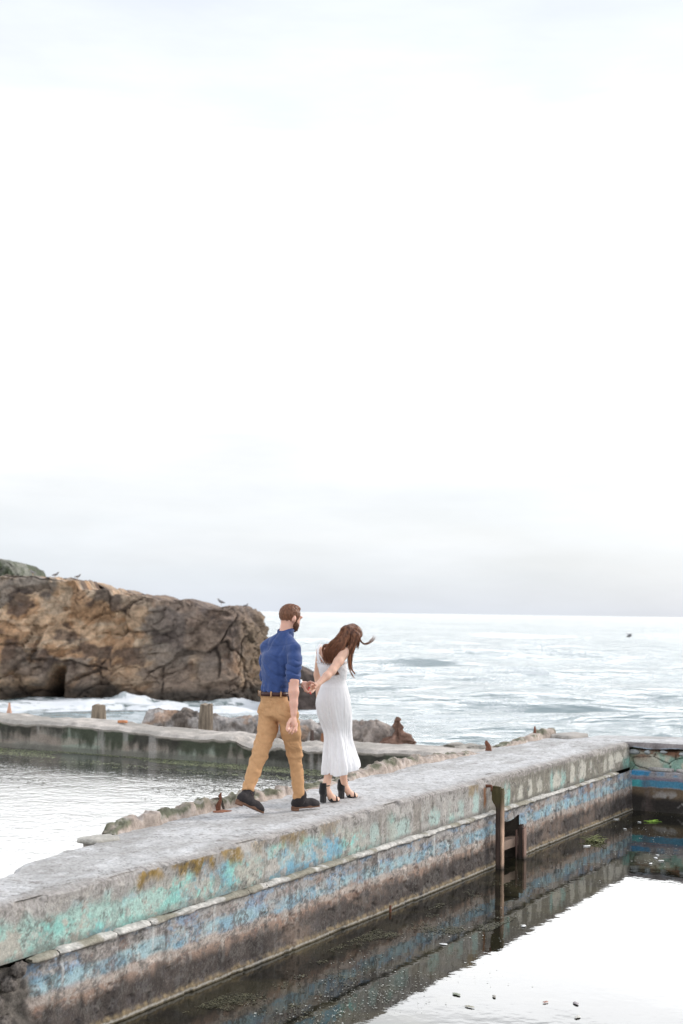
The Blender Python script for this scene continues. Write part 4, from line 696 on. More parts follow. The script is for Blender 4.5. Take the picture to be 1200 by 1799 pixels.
for a in [(1152,1508,.055,WH,'upper pale oval leaf of the pale cluster in front of the blue reflection'),(1162,1513,.05,WH,'pale oval leaf at the right of the pale cluster in front of the blue reflection'),(1143,1518,.05,WH,'pale leaf at the lower left of the pale cluster near the right edge'),(1155,1503,.04,WH,'small farthest pale leaf of the cluster near the right edge'),
 (1083,1440,.05,WH,'narrow white leaf floating near the corner where the two walls meet'),(1123,1445,.04,WH,'tiny white petal left of the green stem by the cross wall'),(1098,1457,.04,WH,'thin white leaf floating just above the grass tuft in the pool'),(1032,1487,.07,WH,'white feather like scrap beside the floating grass tuft'),
 (780,1660,.05,WH,'pale leaf in the reflection below the tall post'),(920,1628,.055,WH,'small pale leaf on the edge of the bright sky reflection'),(802,1748,.06,(.30,.32,.24),'greenish curled leaf floating on the bright water near the bottom'),(868,1752,.04,(.28,.26,.22),'small brown grey leaf right of the greenish curled leaf'),(826,1770,.05,(.35,.33,.25),'brownish leaf floating lowest in the bright water'),(958,1762,.035,(.38,.2,.15),'tiny reddish leaf on the bright water'),(1012,1764,.05,(.4,.36,.36),'long thin grey leaf right of the tiny reddish one'),(1015,1788,.05,(.55,.53,.48),'pale leaf close to the bottom of the picture')]:
    leaf(*a)
def tuft(px,py,label,n,h,spread,col,name='grass_tuft'):
    p=P(px,py,WATER); rg=np.random.default_rng(px); mb=MB()
    for i in range(n):
        a=rg.normal(0,1)*.5+ (0 if rg.random()<.6 else math.pi); l=spread*(.4+.6*rg.random()); hh=h*rg.random()**1.5; b=p+np.array([rg.normal(0,spread*.3),rg.normal(0,spread*.25),0]); e=b+np.array([math.cos(a)*l,math.sin(a)*l*.6,hh])
        tube(mb,spline([b,b*.5+e*.5+np.array([0,0,hh*.3+.006]),e+np.array([0,0,.006])],6),[.006,.006,.005,.004,.003,.001],4,np.array(col)*(.5+rg.random()))
    o=mb.build(name,MLeaf); tag(o,label,'plant'); return o
tuft(1045,1478,'green grass tuft with a pale root mat floating in the right pool',45,.07,.16,(.20,.21,.09)); tuft(1145,1444,'short bright green stem floating by the cross wall',8,.01,.14,(.25,.42,.05),'pond_weed')
for i,(px,py,lab) in enumerate([(62,1775,'leaning'),(70,1790,'low')]): pass
# ================================================================== PEOPLE
def J(px,py,y): return Q(px,py,y)
class SDF:
    """small signed-distance sculptor: rounded, blended forms on a grid, skinned with surface nets"""
    def __init__(s,lo,hi,h):
        s.lo=np.array(lo,float); s.h=h; s.n=np.ceil((np.array(hi)-s.lo)/h).astype(int)+1; s.D=np.full(s.n,.5,np.float32)
    def block(s,a,b,pad):
        i0=np.maximum(((np.minimum(a,b)-pad-s.lo)/s.h).astype(int),0); i1=np.minimum(((np.maximum(a,b)+pad-s.lo)/s.h).astype(int)+2,s.n)
        if (i1<=i0).any(): return None
        ax=[s.lo[k]+s.h*np.arange(i0[k],i1[k]) for k in range(3)]
        X=np.stack(np.meshgrid(*ax,indexing='ij'),-1); return tuple(slice(i0[k],i1[k]) for k in range(3)),X
    def put(s,sl,d,k,sub=False):
        D=s.D[sl]
        if sub: s.D[sl]=np.maximum(D,-d); return
        if k<=0: s.D[sl]=np.minimum(D,d); return
        h=np.clip(.5+.5*(D-d)/k,0,1); s.D[sl]=D*(1-h)+d*h-k*h*(1-h)
    def cap(s,a,b,ra,rb,k=.015,flat=None,sub=False):
        a=np.asarray(a,float);b=np.asarray(b,float); R=max(ra,rb)*(1.0 if flat is None else max(1,flat[1])); g=s.block(a,b,R+k+.02)
        if g is None: return
        sl,X=g; p=X-a; v=b-a
        if flat is not None:
            n=np.asarray(flat[0],float); n/=np.linalg.norm(n); f=flat[1]-0; q=(p@n)[...,None]*n; p=p+q*(1/f-1); v=v+n*(v@n)*(1/f-1)
        t=np.clip((p@v)/(v@v+1e-12),0,1); d=np.linalg.norm(p-t[...,None]*v,axis=-1)-(ra+(rb-ra)*t)
        if flat is not None and flat[1]<1: d=d*flat[1]**.5
        s.put(sl,d,k,sub)
    def chain(s,pts,k=.015,flat=None):
        for (a,ra),(b,rb) in zip(pts[:-1],pts[1:]): s.cap(a,b,ra,rb,k,flat)
    def ell(s,c,ax,r,k=.015,sub=False,cut=None):
        c=np.asarray(c,float); ax=np.asarray(ax,float); R=max(r); g=s.block(c,c,R+k+.02)
        if g is None: return
        sl,X=g; q=(X-c)@ax.T; r=np.asarray(r); l=np.linalg.norm(q/r,axis=-1); l2=np.linalg.norm(q/r**2,axis=-1)+1e-9; d=l*(l-1)/l2
        if cut is not None:
            for (pp,n_) in cut: d=np.maximum(d,(X-pp)@n_)
        s.put(sl,d,k,sub)
    def half(s,pt,n_):
        ax=[s.lo[k]+s.h*np.arange(s.n[k]) for k in range(3)]; pt=np.asarray(pt,float)
        d=((ax[0]-pt[0])*n_[0])[:,None,None]+((ax[1]-pt[1])*n_[1])[None,:,None]+((ax[2]-pt[2])*n_[2])[None,None]; s.D=np.maximum(s.D,d.astype(np.float32))
    def mesh(s):
        D=s.D; I=D<0; nx,ny,nz=D.shape
        c=[I[a:nx-1+a,b:ny-1+b,e:nz-1+e] for a in(0,1) for b in(0,1) for e in(0,1)]; cnt=sum(x.astype(np.int8) for x in c); act=(cnt>0)&(cnt<8)
        idx=np.full(act.shape,-1,np.int64); cells=np.argwhere(act); idx[act]=np.arange(len(cells))
        P_=np.zeros((len(cells),3)); W_=np.zeros(len(cells))
        offs=[(a,b,e) for a in(0,1) for b in(0,1) for e in(0,1)]
        for o1 in offs:
            for ax_ in range(3):
                if o1[ax_]==0:
                    o2=list(o1); o2[ax_]=1; A_=D[tuple((cells+o1).T)]; B_=D[tuple((cells+np.array(o2)).T)]; m=(A_<0)!=(B_<0); t=np.where(m,A_/(A_-B_+1e-12),0)
                    p=np.array(o1,float)[None]+np.zeros((len(cells),3)); p[:,ax_]+=t; P_+=p*m[:,None]; W_+=m
        V=s.lo+s.h*(cells+P_/W_[:,None]); F_=[]
        for ax_ in range(3):
            sl0=[slice(None)]*3; sl1=[slice(None)]*3; sl0[ax_]=slice(0,-1); sl1[ax_]=slice(1,None); A_=I[tuple(sl0)]; B_=I[tuple(sl1)]
            e=np.argwhere(A_!=B_); u,v=[(1,2),(2,0),(0,1)][ax_]; e=e[(e[:,u]>0)&(e[:,v]>0)&(e[:,u]<D.shape[u]-1)&(e[:,v]<D.shape[v]-1)]
            def sh(du,dv): q=e.copy(); q[:,u]-=du; q[:,v]-=dv; return idx[tuple(q.T)]
            f=np.stack([sh(0,0),sh(1,0),sh(1,1),sh(0,1)],-1); fl=A_[tuple(e.T)]; f[~fl]=f[~fl][:,::-1]; F_.append(f)
        return V,np.concatenate(F_)
def smoothv(V,Fq,it=2,lam=.5):
    for _ in range(it):
        S=np.zeros_like(V); n=np.zeros(len(V))
        for a in range(4):
            for b in((a+1)%4,(a+3)%4): np.add.at(S,Fq[:,a],V[Fq[:,b]]); np.add.at(n,Fq[:,a],1)
        V=V*(1-lam)+lam*S/np.maximum(n,1)[:,None]
    return V
def vnorm(V,Fq):
    a=np.cross(V[Fq[:,2]]-V[Fq[:,0]],V[Fq[:,3]]-V[Fq[:,1]]); N_=np.zeros_like(V)
    for k in range(4): np.add.at(N_,Fq[:,k],a)
    return N_/(np.linalg.norm(N_,axis=1)[:,None]+1e-12)
def ang(deg,pitch=0): t=math.radians(deg);p=math.radians(pitch); f=np.array([math.sin(t)*math.cos(p),math.cos(t)*math.cos(p),math.sin(p)]); r=np.array([math.cos(t),-math.sin(t),0]); return f,r,np.cross(r,f)
def finish(name,sd,m,parent,it=2,disp=None,col=None):
    V,Fq=sd.mesh(); V=smoothv(V,Fq,it)
    if disp is not None: V=V+vnorm(V,Fq)*disp(V)[:,None]
    return mk(name,V,Fq,m,parent,None if col is None else col(V))
Z=np.array([0,0,1.])
# ------------------------------------------------------------------ MAN
def man():
    ft=J(490,1424,12.3); ft[2]=0; root=empty('person',ft); tag(root,'man in blue shirt and tan trousers walking behind, holding the hand of the woman','person')
    f,r,u=ang(43); hf,hr,hu=ang(52,-12)
    neck=J(500,1114,12.42); head=J(510,1084,12.45)
    LS=J(468,1136,12.54);RS=J(517,1140,12.27); RE=J(516,1196,12.19); RW=J(516,1254,12.13)
    LE=J(466,1188,12.58); LW=J(527,1200,12.64); LH=J(541,1205,12.66)
    LHp=J(473,1250,12.42);RHp=J(508,1252,12.30); RK=J(518,1326,12.42);RA=J(525,1404,12.42); LK=J(457,1322,12.24);LA=J(437,1394,12.10)
    lo=np.min([LS,RS,LA,RA,LE,LH,head,RK],0)-np.array([.25,.3,.25]); hi=np.max([LS,RS,LA,RA,LE,LH,head,RK],0)+np.array([.2,.3,.25])
    # --- skin: one continuous body
    b=SDF(lo,hi,.0055)
    b.ell(head+hu*.012-hf*.005,[hr,hf,hu],(.073,.094,.088),.02); b.ell(head-hu*.045+hf*.035,[hr,hf,hu],(.055,.062,.062),.03); b.ell(head-hu*.085+hf*.062,[hr,hf,hu],(.032,.032,.026),.02)
    b.cap(head-hu*.03-hf*.02,neck-Z*.03,.056,.055,.02)
    b.cap(head+hf*.084-hu*.002,head+hf*.102-hu*.030,.008,.012,.012)             # nose
    b.cap(head+hf*.098-hu*.056-hr*.018,head+hf*.098-hu*.056+hr*.018,.009,.009,.006) # lips
    b.cap(head+hf*.090+hu*.018-hr*.04,head+hf*.090+hu*.018+hr*.04,.012,.012,.012)  # brow
    for sg in(-1,1):
        b.ell(head+hf*.080+hu*.0-hr*.031*sg,[hr,hf,hu],(.013,.012,.010),.004)
        e=head+hr*.075*sg-hf*.008-hu*.020; b.ell(e,[hr,hf,hu],(.012,.021,.033),.004); b.ell(e+hr*.010*sg-hf*.006,[hr,hf,hu],(.010,.014,.024),.003)
    b.chain([(neck-Z*.06,.07),(J(487,1160,12.41),.10),(J(481,1215,12.38),.085),(J(487,1248,12.36),.095)],.04,(f,.75))
    b.chain([(LS,.05),(LE,.04),(LE*.4+LW*.6,.038),(LW,.026)],.02); b.chain([(RS,.05),(RE,.042),(RE*.65+RW*.35,.043),(RE*.3+RW*.7,.034),(RW,.028)],.02)
    b.chain([(LHp,.062),(LK,.044),(LK*.6+LA*.4,.044),(LA,.034)],.02); b.chain([(RHp,.062),(RK,.044),(RK*.6+RA*.4,.044),(RA,.034)],.02)
    # right hand hanging, palm turned back, fingers loosely curled
    hd=J(516,1268,12.120); b.cap(RW,hd,.026,.034,.012,(f*.3+r*.9,.62)); b.cap(hd,J(515.5,1272,12.110),.036,.034,.012,(f*.3+r*.9,.62))
    for i,(kx,tx,ty) in enumerate([(509,506.5,1284.5),(513,509,1288),(517.5,514,1289),(521.5,520,1286.5)]):
        k0=J(kx,1272+[0,2,2,0][i],12.100+.018*i); k1=J(kx-1.2,1280,12.070+.018*i); k2=J(tx+.5,ty-2.5,12.050+.018*i); k3=J(tx-1.5,ty,12.055+.018*i)
        b.cap(hd,k0,.016,.0115,.006); b.chain([(k0,.0112),(k1,.0105),(k2,.0095),(k3,.008)],.003)
    b.chain([(J(511,1264,12.100),.016),(J(506.5,1271,12.070),.013),(J(504,1280,12.050),.011),(J(505,1284,12.040),.009)],.006)
    # left hand reaching forward, fingers over the woman's hand
    pl=J(536,1203.5,12.655); b.cap(LW,pl,.026,.034,.012,(Z*.5+f*.3,.8)); b.cap(pl,J(540,1207,12.65),.034,.030,.012)
    for i,(a,c,e) in enumerate([((545,1198),(551,1200),(555,1204)),((545,1202),(551,1205),(553.5,1209)),((544,1206),(549,1210),(550,1214)),((542,1210),(546,1214),(545,1218))]):
        y=12.61+.02*i; b.cap(pl,J(*a,y),.02,.0115,.008); b.chain([(J(*a,y),.0112),(J(*c,y-.02),.0102),(J(*e,y-.01),.0085)],.003)
    b.chain([(J(534,1206,12.62),.016),(J(537,1213,12.59),.013),(J(542,1216,12.58),.010)],.006)
    finish('body',b,MSkin,root,2)
    # --- hair and beard
    h=SDF(head-.18,head+.2,.0045)
    cuts=[(head-hu*.072-hf*.055,-(hu*.75-hf*.16)/.767),(head+hf*.062+hu*.02,(hf*.9-hu*.35)/.966)]
    h.ell(head+hu*.020-hf*.010,[hr,hf,hu],(.081,.101,.094),.0,cut=cuts)
    h.ell(head+hu*.088+hf*.028,[hr,hf,hu],(.055,.052,.024),.02)
    for sg in(-1,1):
        e=head+hr*.083*sg-hf*.004-hu*.022; h.ell(e,[hr,hf,hu],(.03,.027,.037),0,sub=True)
    def mh(V):
        q=(V-head)@hu; bk=(V-head)@hf; n=fbm(V*np.array([110,110,45]),4,19)[:,None]; c=np.array([.15,.066,.036])*(.3+1.5*n); return mixc(c,np.array([.36,.20,.14])*(.7+.6*n),(1-ss(-.085,-.01,q+(n[:,0]-.5)*.03))*.75+.25*ss(.07,.10,q)*ss(-.02,.06,bk))
    finish('hair',h,MHairW,root,1,lambda V:(fbm(V*np.array([110,110,50]),4,3)-.5)*.011,mh)
    h=SDF(head-.2,head+.2,.0045)
    h.ell(head-hu*.055+hf*.030,[hr,hf,hu],(.060,.067,.058),.0,cut=[(head-hu*.046,(hu*.8-hf*.25)/.838),(head-hf*.005,-hf)])
    h.ell(head-hu*.088+hf*.066,[hr,hf,hu],(.034,.034,.032),.015,cut=[(head-hu*.06,hu)])
    for sg in(-1,1): h.cap(head+hr*.070*sg+hf*.016-hu*.01,head+hr*.060*sg+hf*.03-hu*.07,.010,.014,.01)
    finish('beard',h,MBeard,root,1,lambda V:(fbm(V*90,3,4)-.5)*.010)
    # --- shirt
    wst=J(482,1214,12.38); ch=J(487,1152,12.41)
    sh=SDF(lo,hi,.006)
    sh.chain([(J(500,1126,12.42),.062),(J(491,1136,12.42),.100)],.05,(f,.9))
    sh.cap(LS-Z*.02+r*.02,RS-Z*.02-r*.02,.058,.058,.035)
    sh.cap(J(497,1119,12.42),LS,.055,.060,.05); sh.cap(J(501,1119,12.40),RS,.055,.060,.05)
    for t in np.linspace(0,1,9):
        c=ch*(1-t)+wst*t; wd=np.interp(t,[0,.3,.7,1],[.164,.156,.136,.138]); dp=np.interp(t,[0,.3,.7,1],[.118,.116,.106,.108]); sh.ell(c,[r,f,u],(wd,dp,.07),.03)
    sh.ell(wst+Z*-.005,[r,f,u],(.137,.100,.05),.02)
    # right sleeve rolled to the elbow
    sh.chain([(RS+Z*.002,.058),(RS*.75+RE*.25+r*.004,.062),(RS*.45+RE*.55+r*.002,.060),(RS*.16+RE*.84-r*.008,.060)],.018); sh.cap(RS*.10+RE*.90-r*.008,RE-Z*.012-r*.008,.059,.058,.004)
    sh.chain([(LS,.056),(LS*.5+LE*.5-r*.005,.056),(LE,.058),(LE*.55+LW*.45,.050)],.02); sh.cap(LE*.5+LW*.5,LE*.10+LW*.90,.048,.044,.004)
    # collar
    cc=J(500.5,1110,12.43); cn=(Z*.93-f*.30+r*.0); cn/=np.linalg.norm(cn)
    sh.cap(cc-cn*.028,cc+cn*.012,.080,.070,.006)
    sh.half(wst-Z*.018+f*0,-(Z*.999))
    sh.cap(cc+cn*.02,cc+cn*.2,.060,.062,0,sub=True)
    sh.half(cc+cn*.013,cn) if False else None
    g=sh.block(cc,cc,.11); X=g[1]; sh.D[g[0]]=np.maximum(sh.D[g[0]],np.where((np.linalg.norm(X-cc,axis=-1)<.16),(X-cc)@cn-.020,-1))
    # cut open cuff at the elbow
    d_=(RW-RE)/np.linalg.norm(RW-RE); g=sh.block(RE+d_*.05,RE+d_*.05,.09); sh.D[g[0]]=np.maximum(sh.D[g[0]],(g[1]-(RE+d_*.022))@d_)
    def wr(V):
        q=V-ch; a=q@r; z=q[:,2]; arm=np.exp(-(((V-(RS*.4+RE*.6))@r)/.085)**2)*ss(RS[2]-.05,RE[2]+.1,V[:,2]) if False else 0
        dR=np.linalg.norm(np.cross(V-RS,(RE-RS)/np.linalg.norm(RE-RS)),axis=1); tR=((V-RS)@(RE-RS))/((RE-RS)@(RE-RS)); sl=ss(.085,.07,dR)*ss(.12,.3,tR)*ss(1.1,.85,tR)
        n1=fbm(S3(a*6+z*5,q@f*5,z*6-a*5),3,5)
        ridge_=lambda x:(1-np.abs(2*x-1))**2; diag=(ridge_(fbm(S3((z+a*.8)*9,(a-z)*1.8,q@f*3),3,51))*-.022+.004)*ss(.12,-.06,z)+(ridge_(fbm(S3((z*.35-a)*8,(a+z)*2,q@f*2+4),3,52))*-.017+.003)*ss(-.05,.12,z)
        slv=(np.abs(np.sin((z*58+(V-RS)@r*22+5*fbm(V*9,2,6))))**.6-.5)*.014*ss(.30,.55,tR)+np.sin(z*40+(V-RS)@r*40)*.004
        cuff=ss(.84,.88,tR); folds=(1-sl)*(diag+(n1-.5)*.006+(fbm(V*22,3,7)-.5)*.003)+sl*(slv*(1-cuff))+sl*cuff*.006
        gut=-np.exp(-(((a-.098-.03*ss(0,-.15,z))/.018)**2))*ss(.12,.02,z)*ss(-.25,-.1,z)*.012
        seam=-np.exp(-((z-.105+.02*np.cos(a*9))/.008)**2)*.003*(1-sl)
        waist=np.sin(a*95+6*fbm(V*7,2,8))*.004*ss(-.17,-.29,z)
        return folds+gut+seam+waist
    finish('shirt',sh,MShirt,root,2,wr)
    n=48; th=np.arange(n)/n*2*np.pi; c0=J(501.5,1108,12.435); cf=f-cn*(f@cn); cf/=np.linalg.norm(cf); cr=np.cross(cf,cn); mb=MB(); V=[]
    for rad,hh in((.062,-.012),(.061,.016),(.064,.021),(.068,.018),(.078,-.014),(.076,-.016)):
        V.append(c0+np.cos(th)[:,None]*cr*rad*.98+np.sin(th)[:,None]*cf*rad*1.05+cn*hh+(.002*np.sin(th*3+hh*90))[:,None]*cn)
    V=np.stack(V,1); mb.add(V,gridF(n,6,wrap=True)); mb.build('collar',MShirt,[c for c in root.children if c.name.startswith('shirt')][0])
    # --- trousers
    tr=SDF(lo,hi,.006); hp=(LHp+RHp)/2
    for t in np.linspace(0,1,6):
        c=J(481,1221,12.38)*(1-t)+J(488,1256,12.36)*t; tr.ell(c,[r,f,u],(np.interp(t,[0,1],[.130,.150]),np.interp(t,[0,1],[.094,.112]),.05),.03)
    tr.ell(LHp-f*.03+Z*.0,[r,f,u],(.080,.086,.095),.025); tr.ell(RHp-f*.03,[r,f,u],(.080,.086,.095),.025)
    L1=J(470,1282,12.36);R1=J(511,1284,12.34)
    tr.chain([(LHp,.084),(L1,.089),(LK,.073),(J(446,1355,12.17),.066),(J(436,1388,12.10),.054)],.018)
    tr.chain([(RHp,.084),(R1,.090),(RK,.068),(J(522,1362,12.42),.061),(J(525,1399,12.42),.055)],.018)
    tr.half(J(481,1216,12.38)+Z*-.005,Z)
    for kn,an_,cutp in((LK,LA,J(436,1391,12.1)),(RK,RA,J(525,1403,12.42))):
        d_=(an_-kn)/np.linalg.norm(an_-kn); g=tr.block(cutp,cutp,.10); tr.D[g[0]]=np.maximum(tr.D[g[0]],(g[1]-cutp)@d_)
    def wt(V):
        o=np.zeros(len(V)); n=fbm(V*7,3,9)
        for hp_,kn,an_,sg in((LHp,LK,LA,1),(RHp,RK,RA,-1)):
            for a_,b_,kk in((hp_,kn,0),(kn,an_,1)):
                ax_=b_-a_; L2=ax_@ax_; t=((V-a_)@ax_)/L2; dist=np.linalg.norm(V-a_-np.clip(t,0,1)[:,None]*ax_,axis=1); m=ss(.13,.095,dist)*ss(-.05,.05,t)*ss(1.05,.95,t)
                lat=(V-a_)@r; 
                if kk==0: o+=m*np.sin((t*17+lat*28*sg+n*5))*.0055*ss(.15,.6,np.abs(t-.35)+.25)
                else: o+=m*(np.sin(t*24+lat*30*sg+n*6)*.0045*(ss(.35,.0,t)+ss(.65,1,t)*1.3))
        q=V-hp; a=q@r; z=q[:,2]
        o-=np.exp(-((a-.0)/.006)**2)*ss(-.16,-.02,z)*ss((q@f)*0-.02,-.06,q@f)*.006
        for pc in(-.075,.078):                                     # back pocket edges
            px_=np.abs(a-pc); o+=(np.exp(-((px_-.052)/.006)**2)*(np.abs(z-.015)<.065)+np.exp(-((z-.075)/.006)**2)*(px_<.052))*(-.0035)*ss(-.02,-.06,q@f)
        o+=np.sin((z*1-a*.0+np.abs(a)*-.7)*60+n*5)*.005*ss(.0,-.05,z)*ss(-.2,-.12,z)*ss(.12,.03,np.abs(a))
        return o*.8+(1-np.abs(2*fbm(S3(q[:,2]*11+a*7,a*6-q[:,2]*2,(q@f)*5),3,53)-1))**3*-.014+.003+(n-.5)*.004+(fbm(V*25,3,10)-.5)*.003
    finish('trousers',tr,MChino,root,2,wt)
    # --- belt and loops
    def ring(name,c,w_,d_,hh,m,th0=0,th1=2*np.pi,out=.0):
        n=64; th=np.linspace(th0,th1,n); mb=MB(); C_=c+np.cos(th)[:,None]*r*w_+np.sin(th)[:,None]*f*d_
        nrm=np.cos(th)[:,None]*r/w_+np.sin(th)[:,None]*f/d_; nrm/=np.linalg.norm(nrm,axis=1)[:,None]
        V=np.stack([C_-nrm*.004-Z*hh,C_+nrm*.004-Z*hh,C_+nrm*.006,C_+nrm*.004+Z*hh,C_-nrm*.004+Z*hh],1); mb.add(V,[tuple(q) for q in gridF(n,5)]+[(i*5+4,(i+1)*5+4,(i+1)*5,i*5) for i in range(n-1)]); return mb.build(name,m,root)
    bc=J(481,1218.5,12.38); ring('belt',bc,.1425,.1075,.017,MBelt)
    for t in(-112,-62,-150,-25,70,110): 
        t=math.radians(t); c=bc+math.cos(t)*r*.148+math.sin(t)*f*.110; nr=math.cos(t)*r/.148+math.sin(t)*f/.11; nr/=np.linalg.norm(nr); mb=MB(); box(mb,c+nr*.004,[np.cross(nr,Z),nr,Z],(.007,.004,.024)); mb.build('belt_loop',MChino,root)
    # watch
    mb=MB(); d_=(LW-LE)/np.linalg.norm(LW-LE); p=J(526.5,1200,12.635); tube(mb,[p-d_*.014,p+d_*.014],.034,20); mb.build('watch',MMetal,root)
    # --- boots
    def boot(heel,toe,ank,lift):
        d=toe-heel; L_=np.linalg.norm(d); d/=L_; s_=np.cross(d,Z); s_/=np.linalg.norm(s_); upv=np.cross(s_,d)
        sd=SDF(np.minimum(np.minimum(heel,toe),ank)-.12,np.maximum(np.maximum(heel,toe),ank)+.12,.005)
        sd.chain([(heel+d*.045+upv*.045,.040),(heel+d*.12+upv*.045,.042),(heel+d*(L_*.70)+upv*.036,.042),(toe-d*.045+upv*.030,.036)],.03)
        sd.ell(toe-d*.06+upv*.030,[d,s_,upv],(.058,.047,.032),.02)
        sd.chain([(heel+d*.048+upv*.055,.041),(ank-Z*.01,.045),(ank+(ank-heel)/np.linalg.norm(ank-heel)*.03,.047)],.03)
        sd.half(heel+upv*.018,-upv)
        o=finish('boot',sd,MBoot,root,1,lambda V:(fbm(V*30,3,12)-.5)*.006)
        mb=MB(); n=40; th=np.arange(n)/n*2*np.pi; px_=np.cos(th); wd=np.where(px_>0,.049,.041)*np.abs(np.sin(th))**.8*np.sign(np.sin(th)); mid=heel+d*L_*.5; waist=1-.14*np.exp(-((px_+.15)/.3)**2)
        lay=[(.0,.985),(.004,1.0),(.016,1.0),(.020,.97)]; V=[mid+d*(px_*L_*.52*k)[:,None]+s_*(wd*waist*k)[:,None]+upv*(zz+.006) for zz,k in lay]; V=np.stack(V,1)
        mb.add(V,[tuple(q) for q in gridF(n,4,wrap=True)]+[tuple(i*4+3 for i in range(n)),tuple(i*4 for i in range(n-1,-1,-1))])
        so_=mb.build('sole',MSole,o); 
        mb=MB(); hm=(px_<-.38); V=[]
        hx=np.cos(th)*.036; hy=np.sin(th)*.037; V=np.stack([heel+d*(.034+hx*k)[:,None]+s_*(hy*k)[:,None]+upv*zz for zz,k in((-.014,.92),(-.010,.98),(.008,1.0))],1)
        mb.add(V,[tuple(q) for q in gridF(n,3,wrap=True)]+[tuple(i*3+2 for i in range(n)),tuple(i*3 for i in range(n-1,-1,-1))]); mb.build('heel',MSole,o)
        for i in range(4):
            c=heel+d*(L_*.50+.0)+upv*(.092+.0)+(-d*.016+upv*.012)*i; mb=MB(); tube(mb,spline([c-s_*.026-upv*.012,c+upv*.004,c+s_*.026-upv*.012],7),.0032,5); mb.build('lace',MBelt,o)
        return o
    h1=J(513,1420,12.44); t1=J(558,1418,12.60); h1[2]=.014; t1=h1+ (t1-h1)*np.array([1,1,0])/np.linalg.norm((t1-h1)[:2])*.285; boot(h1,t1,J(526,1401,12.43),0)
    t2=J(461,1427,12.14); t2[2]=.012; h2=J(423,1413,12.02); v=h2-t2; v/=np.linalg.norm(v); h2=t2+v*.285; boot(h2,t2,J(434,1394,12.09),1)
    return root
man()
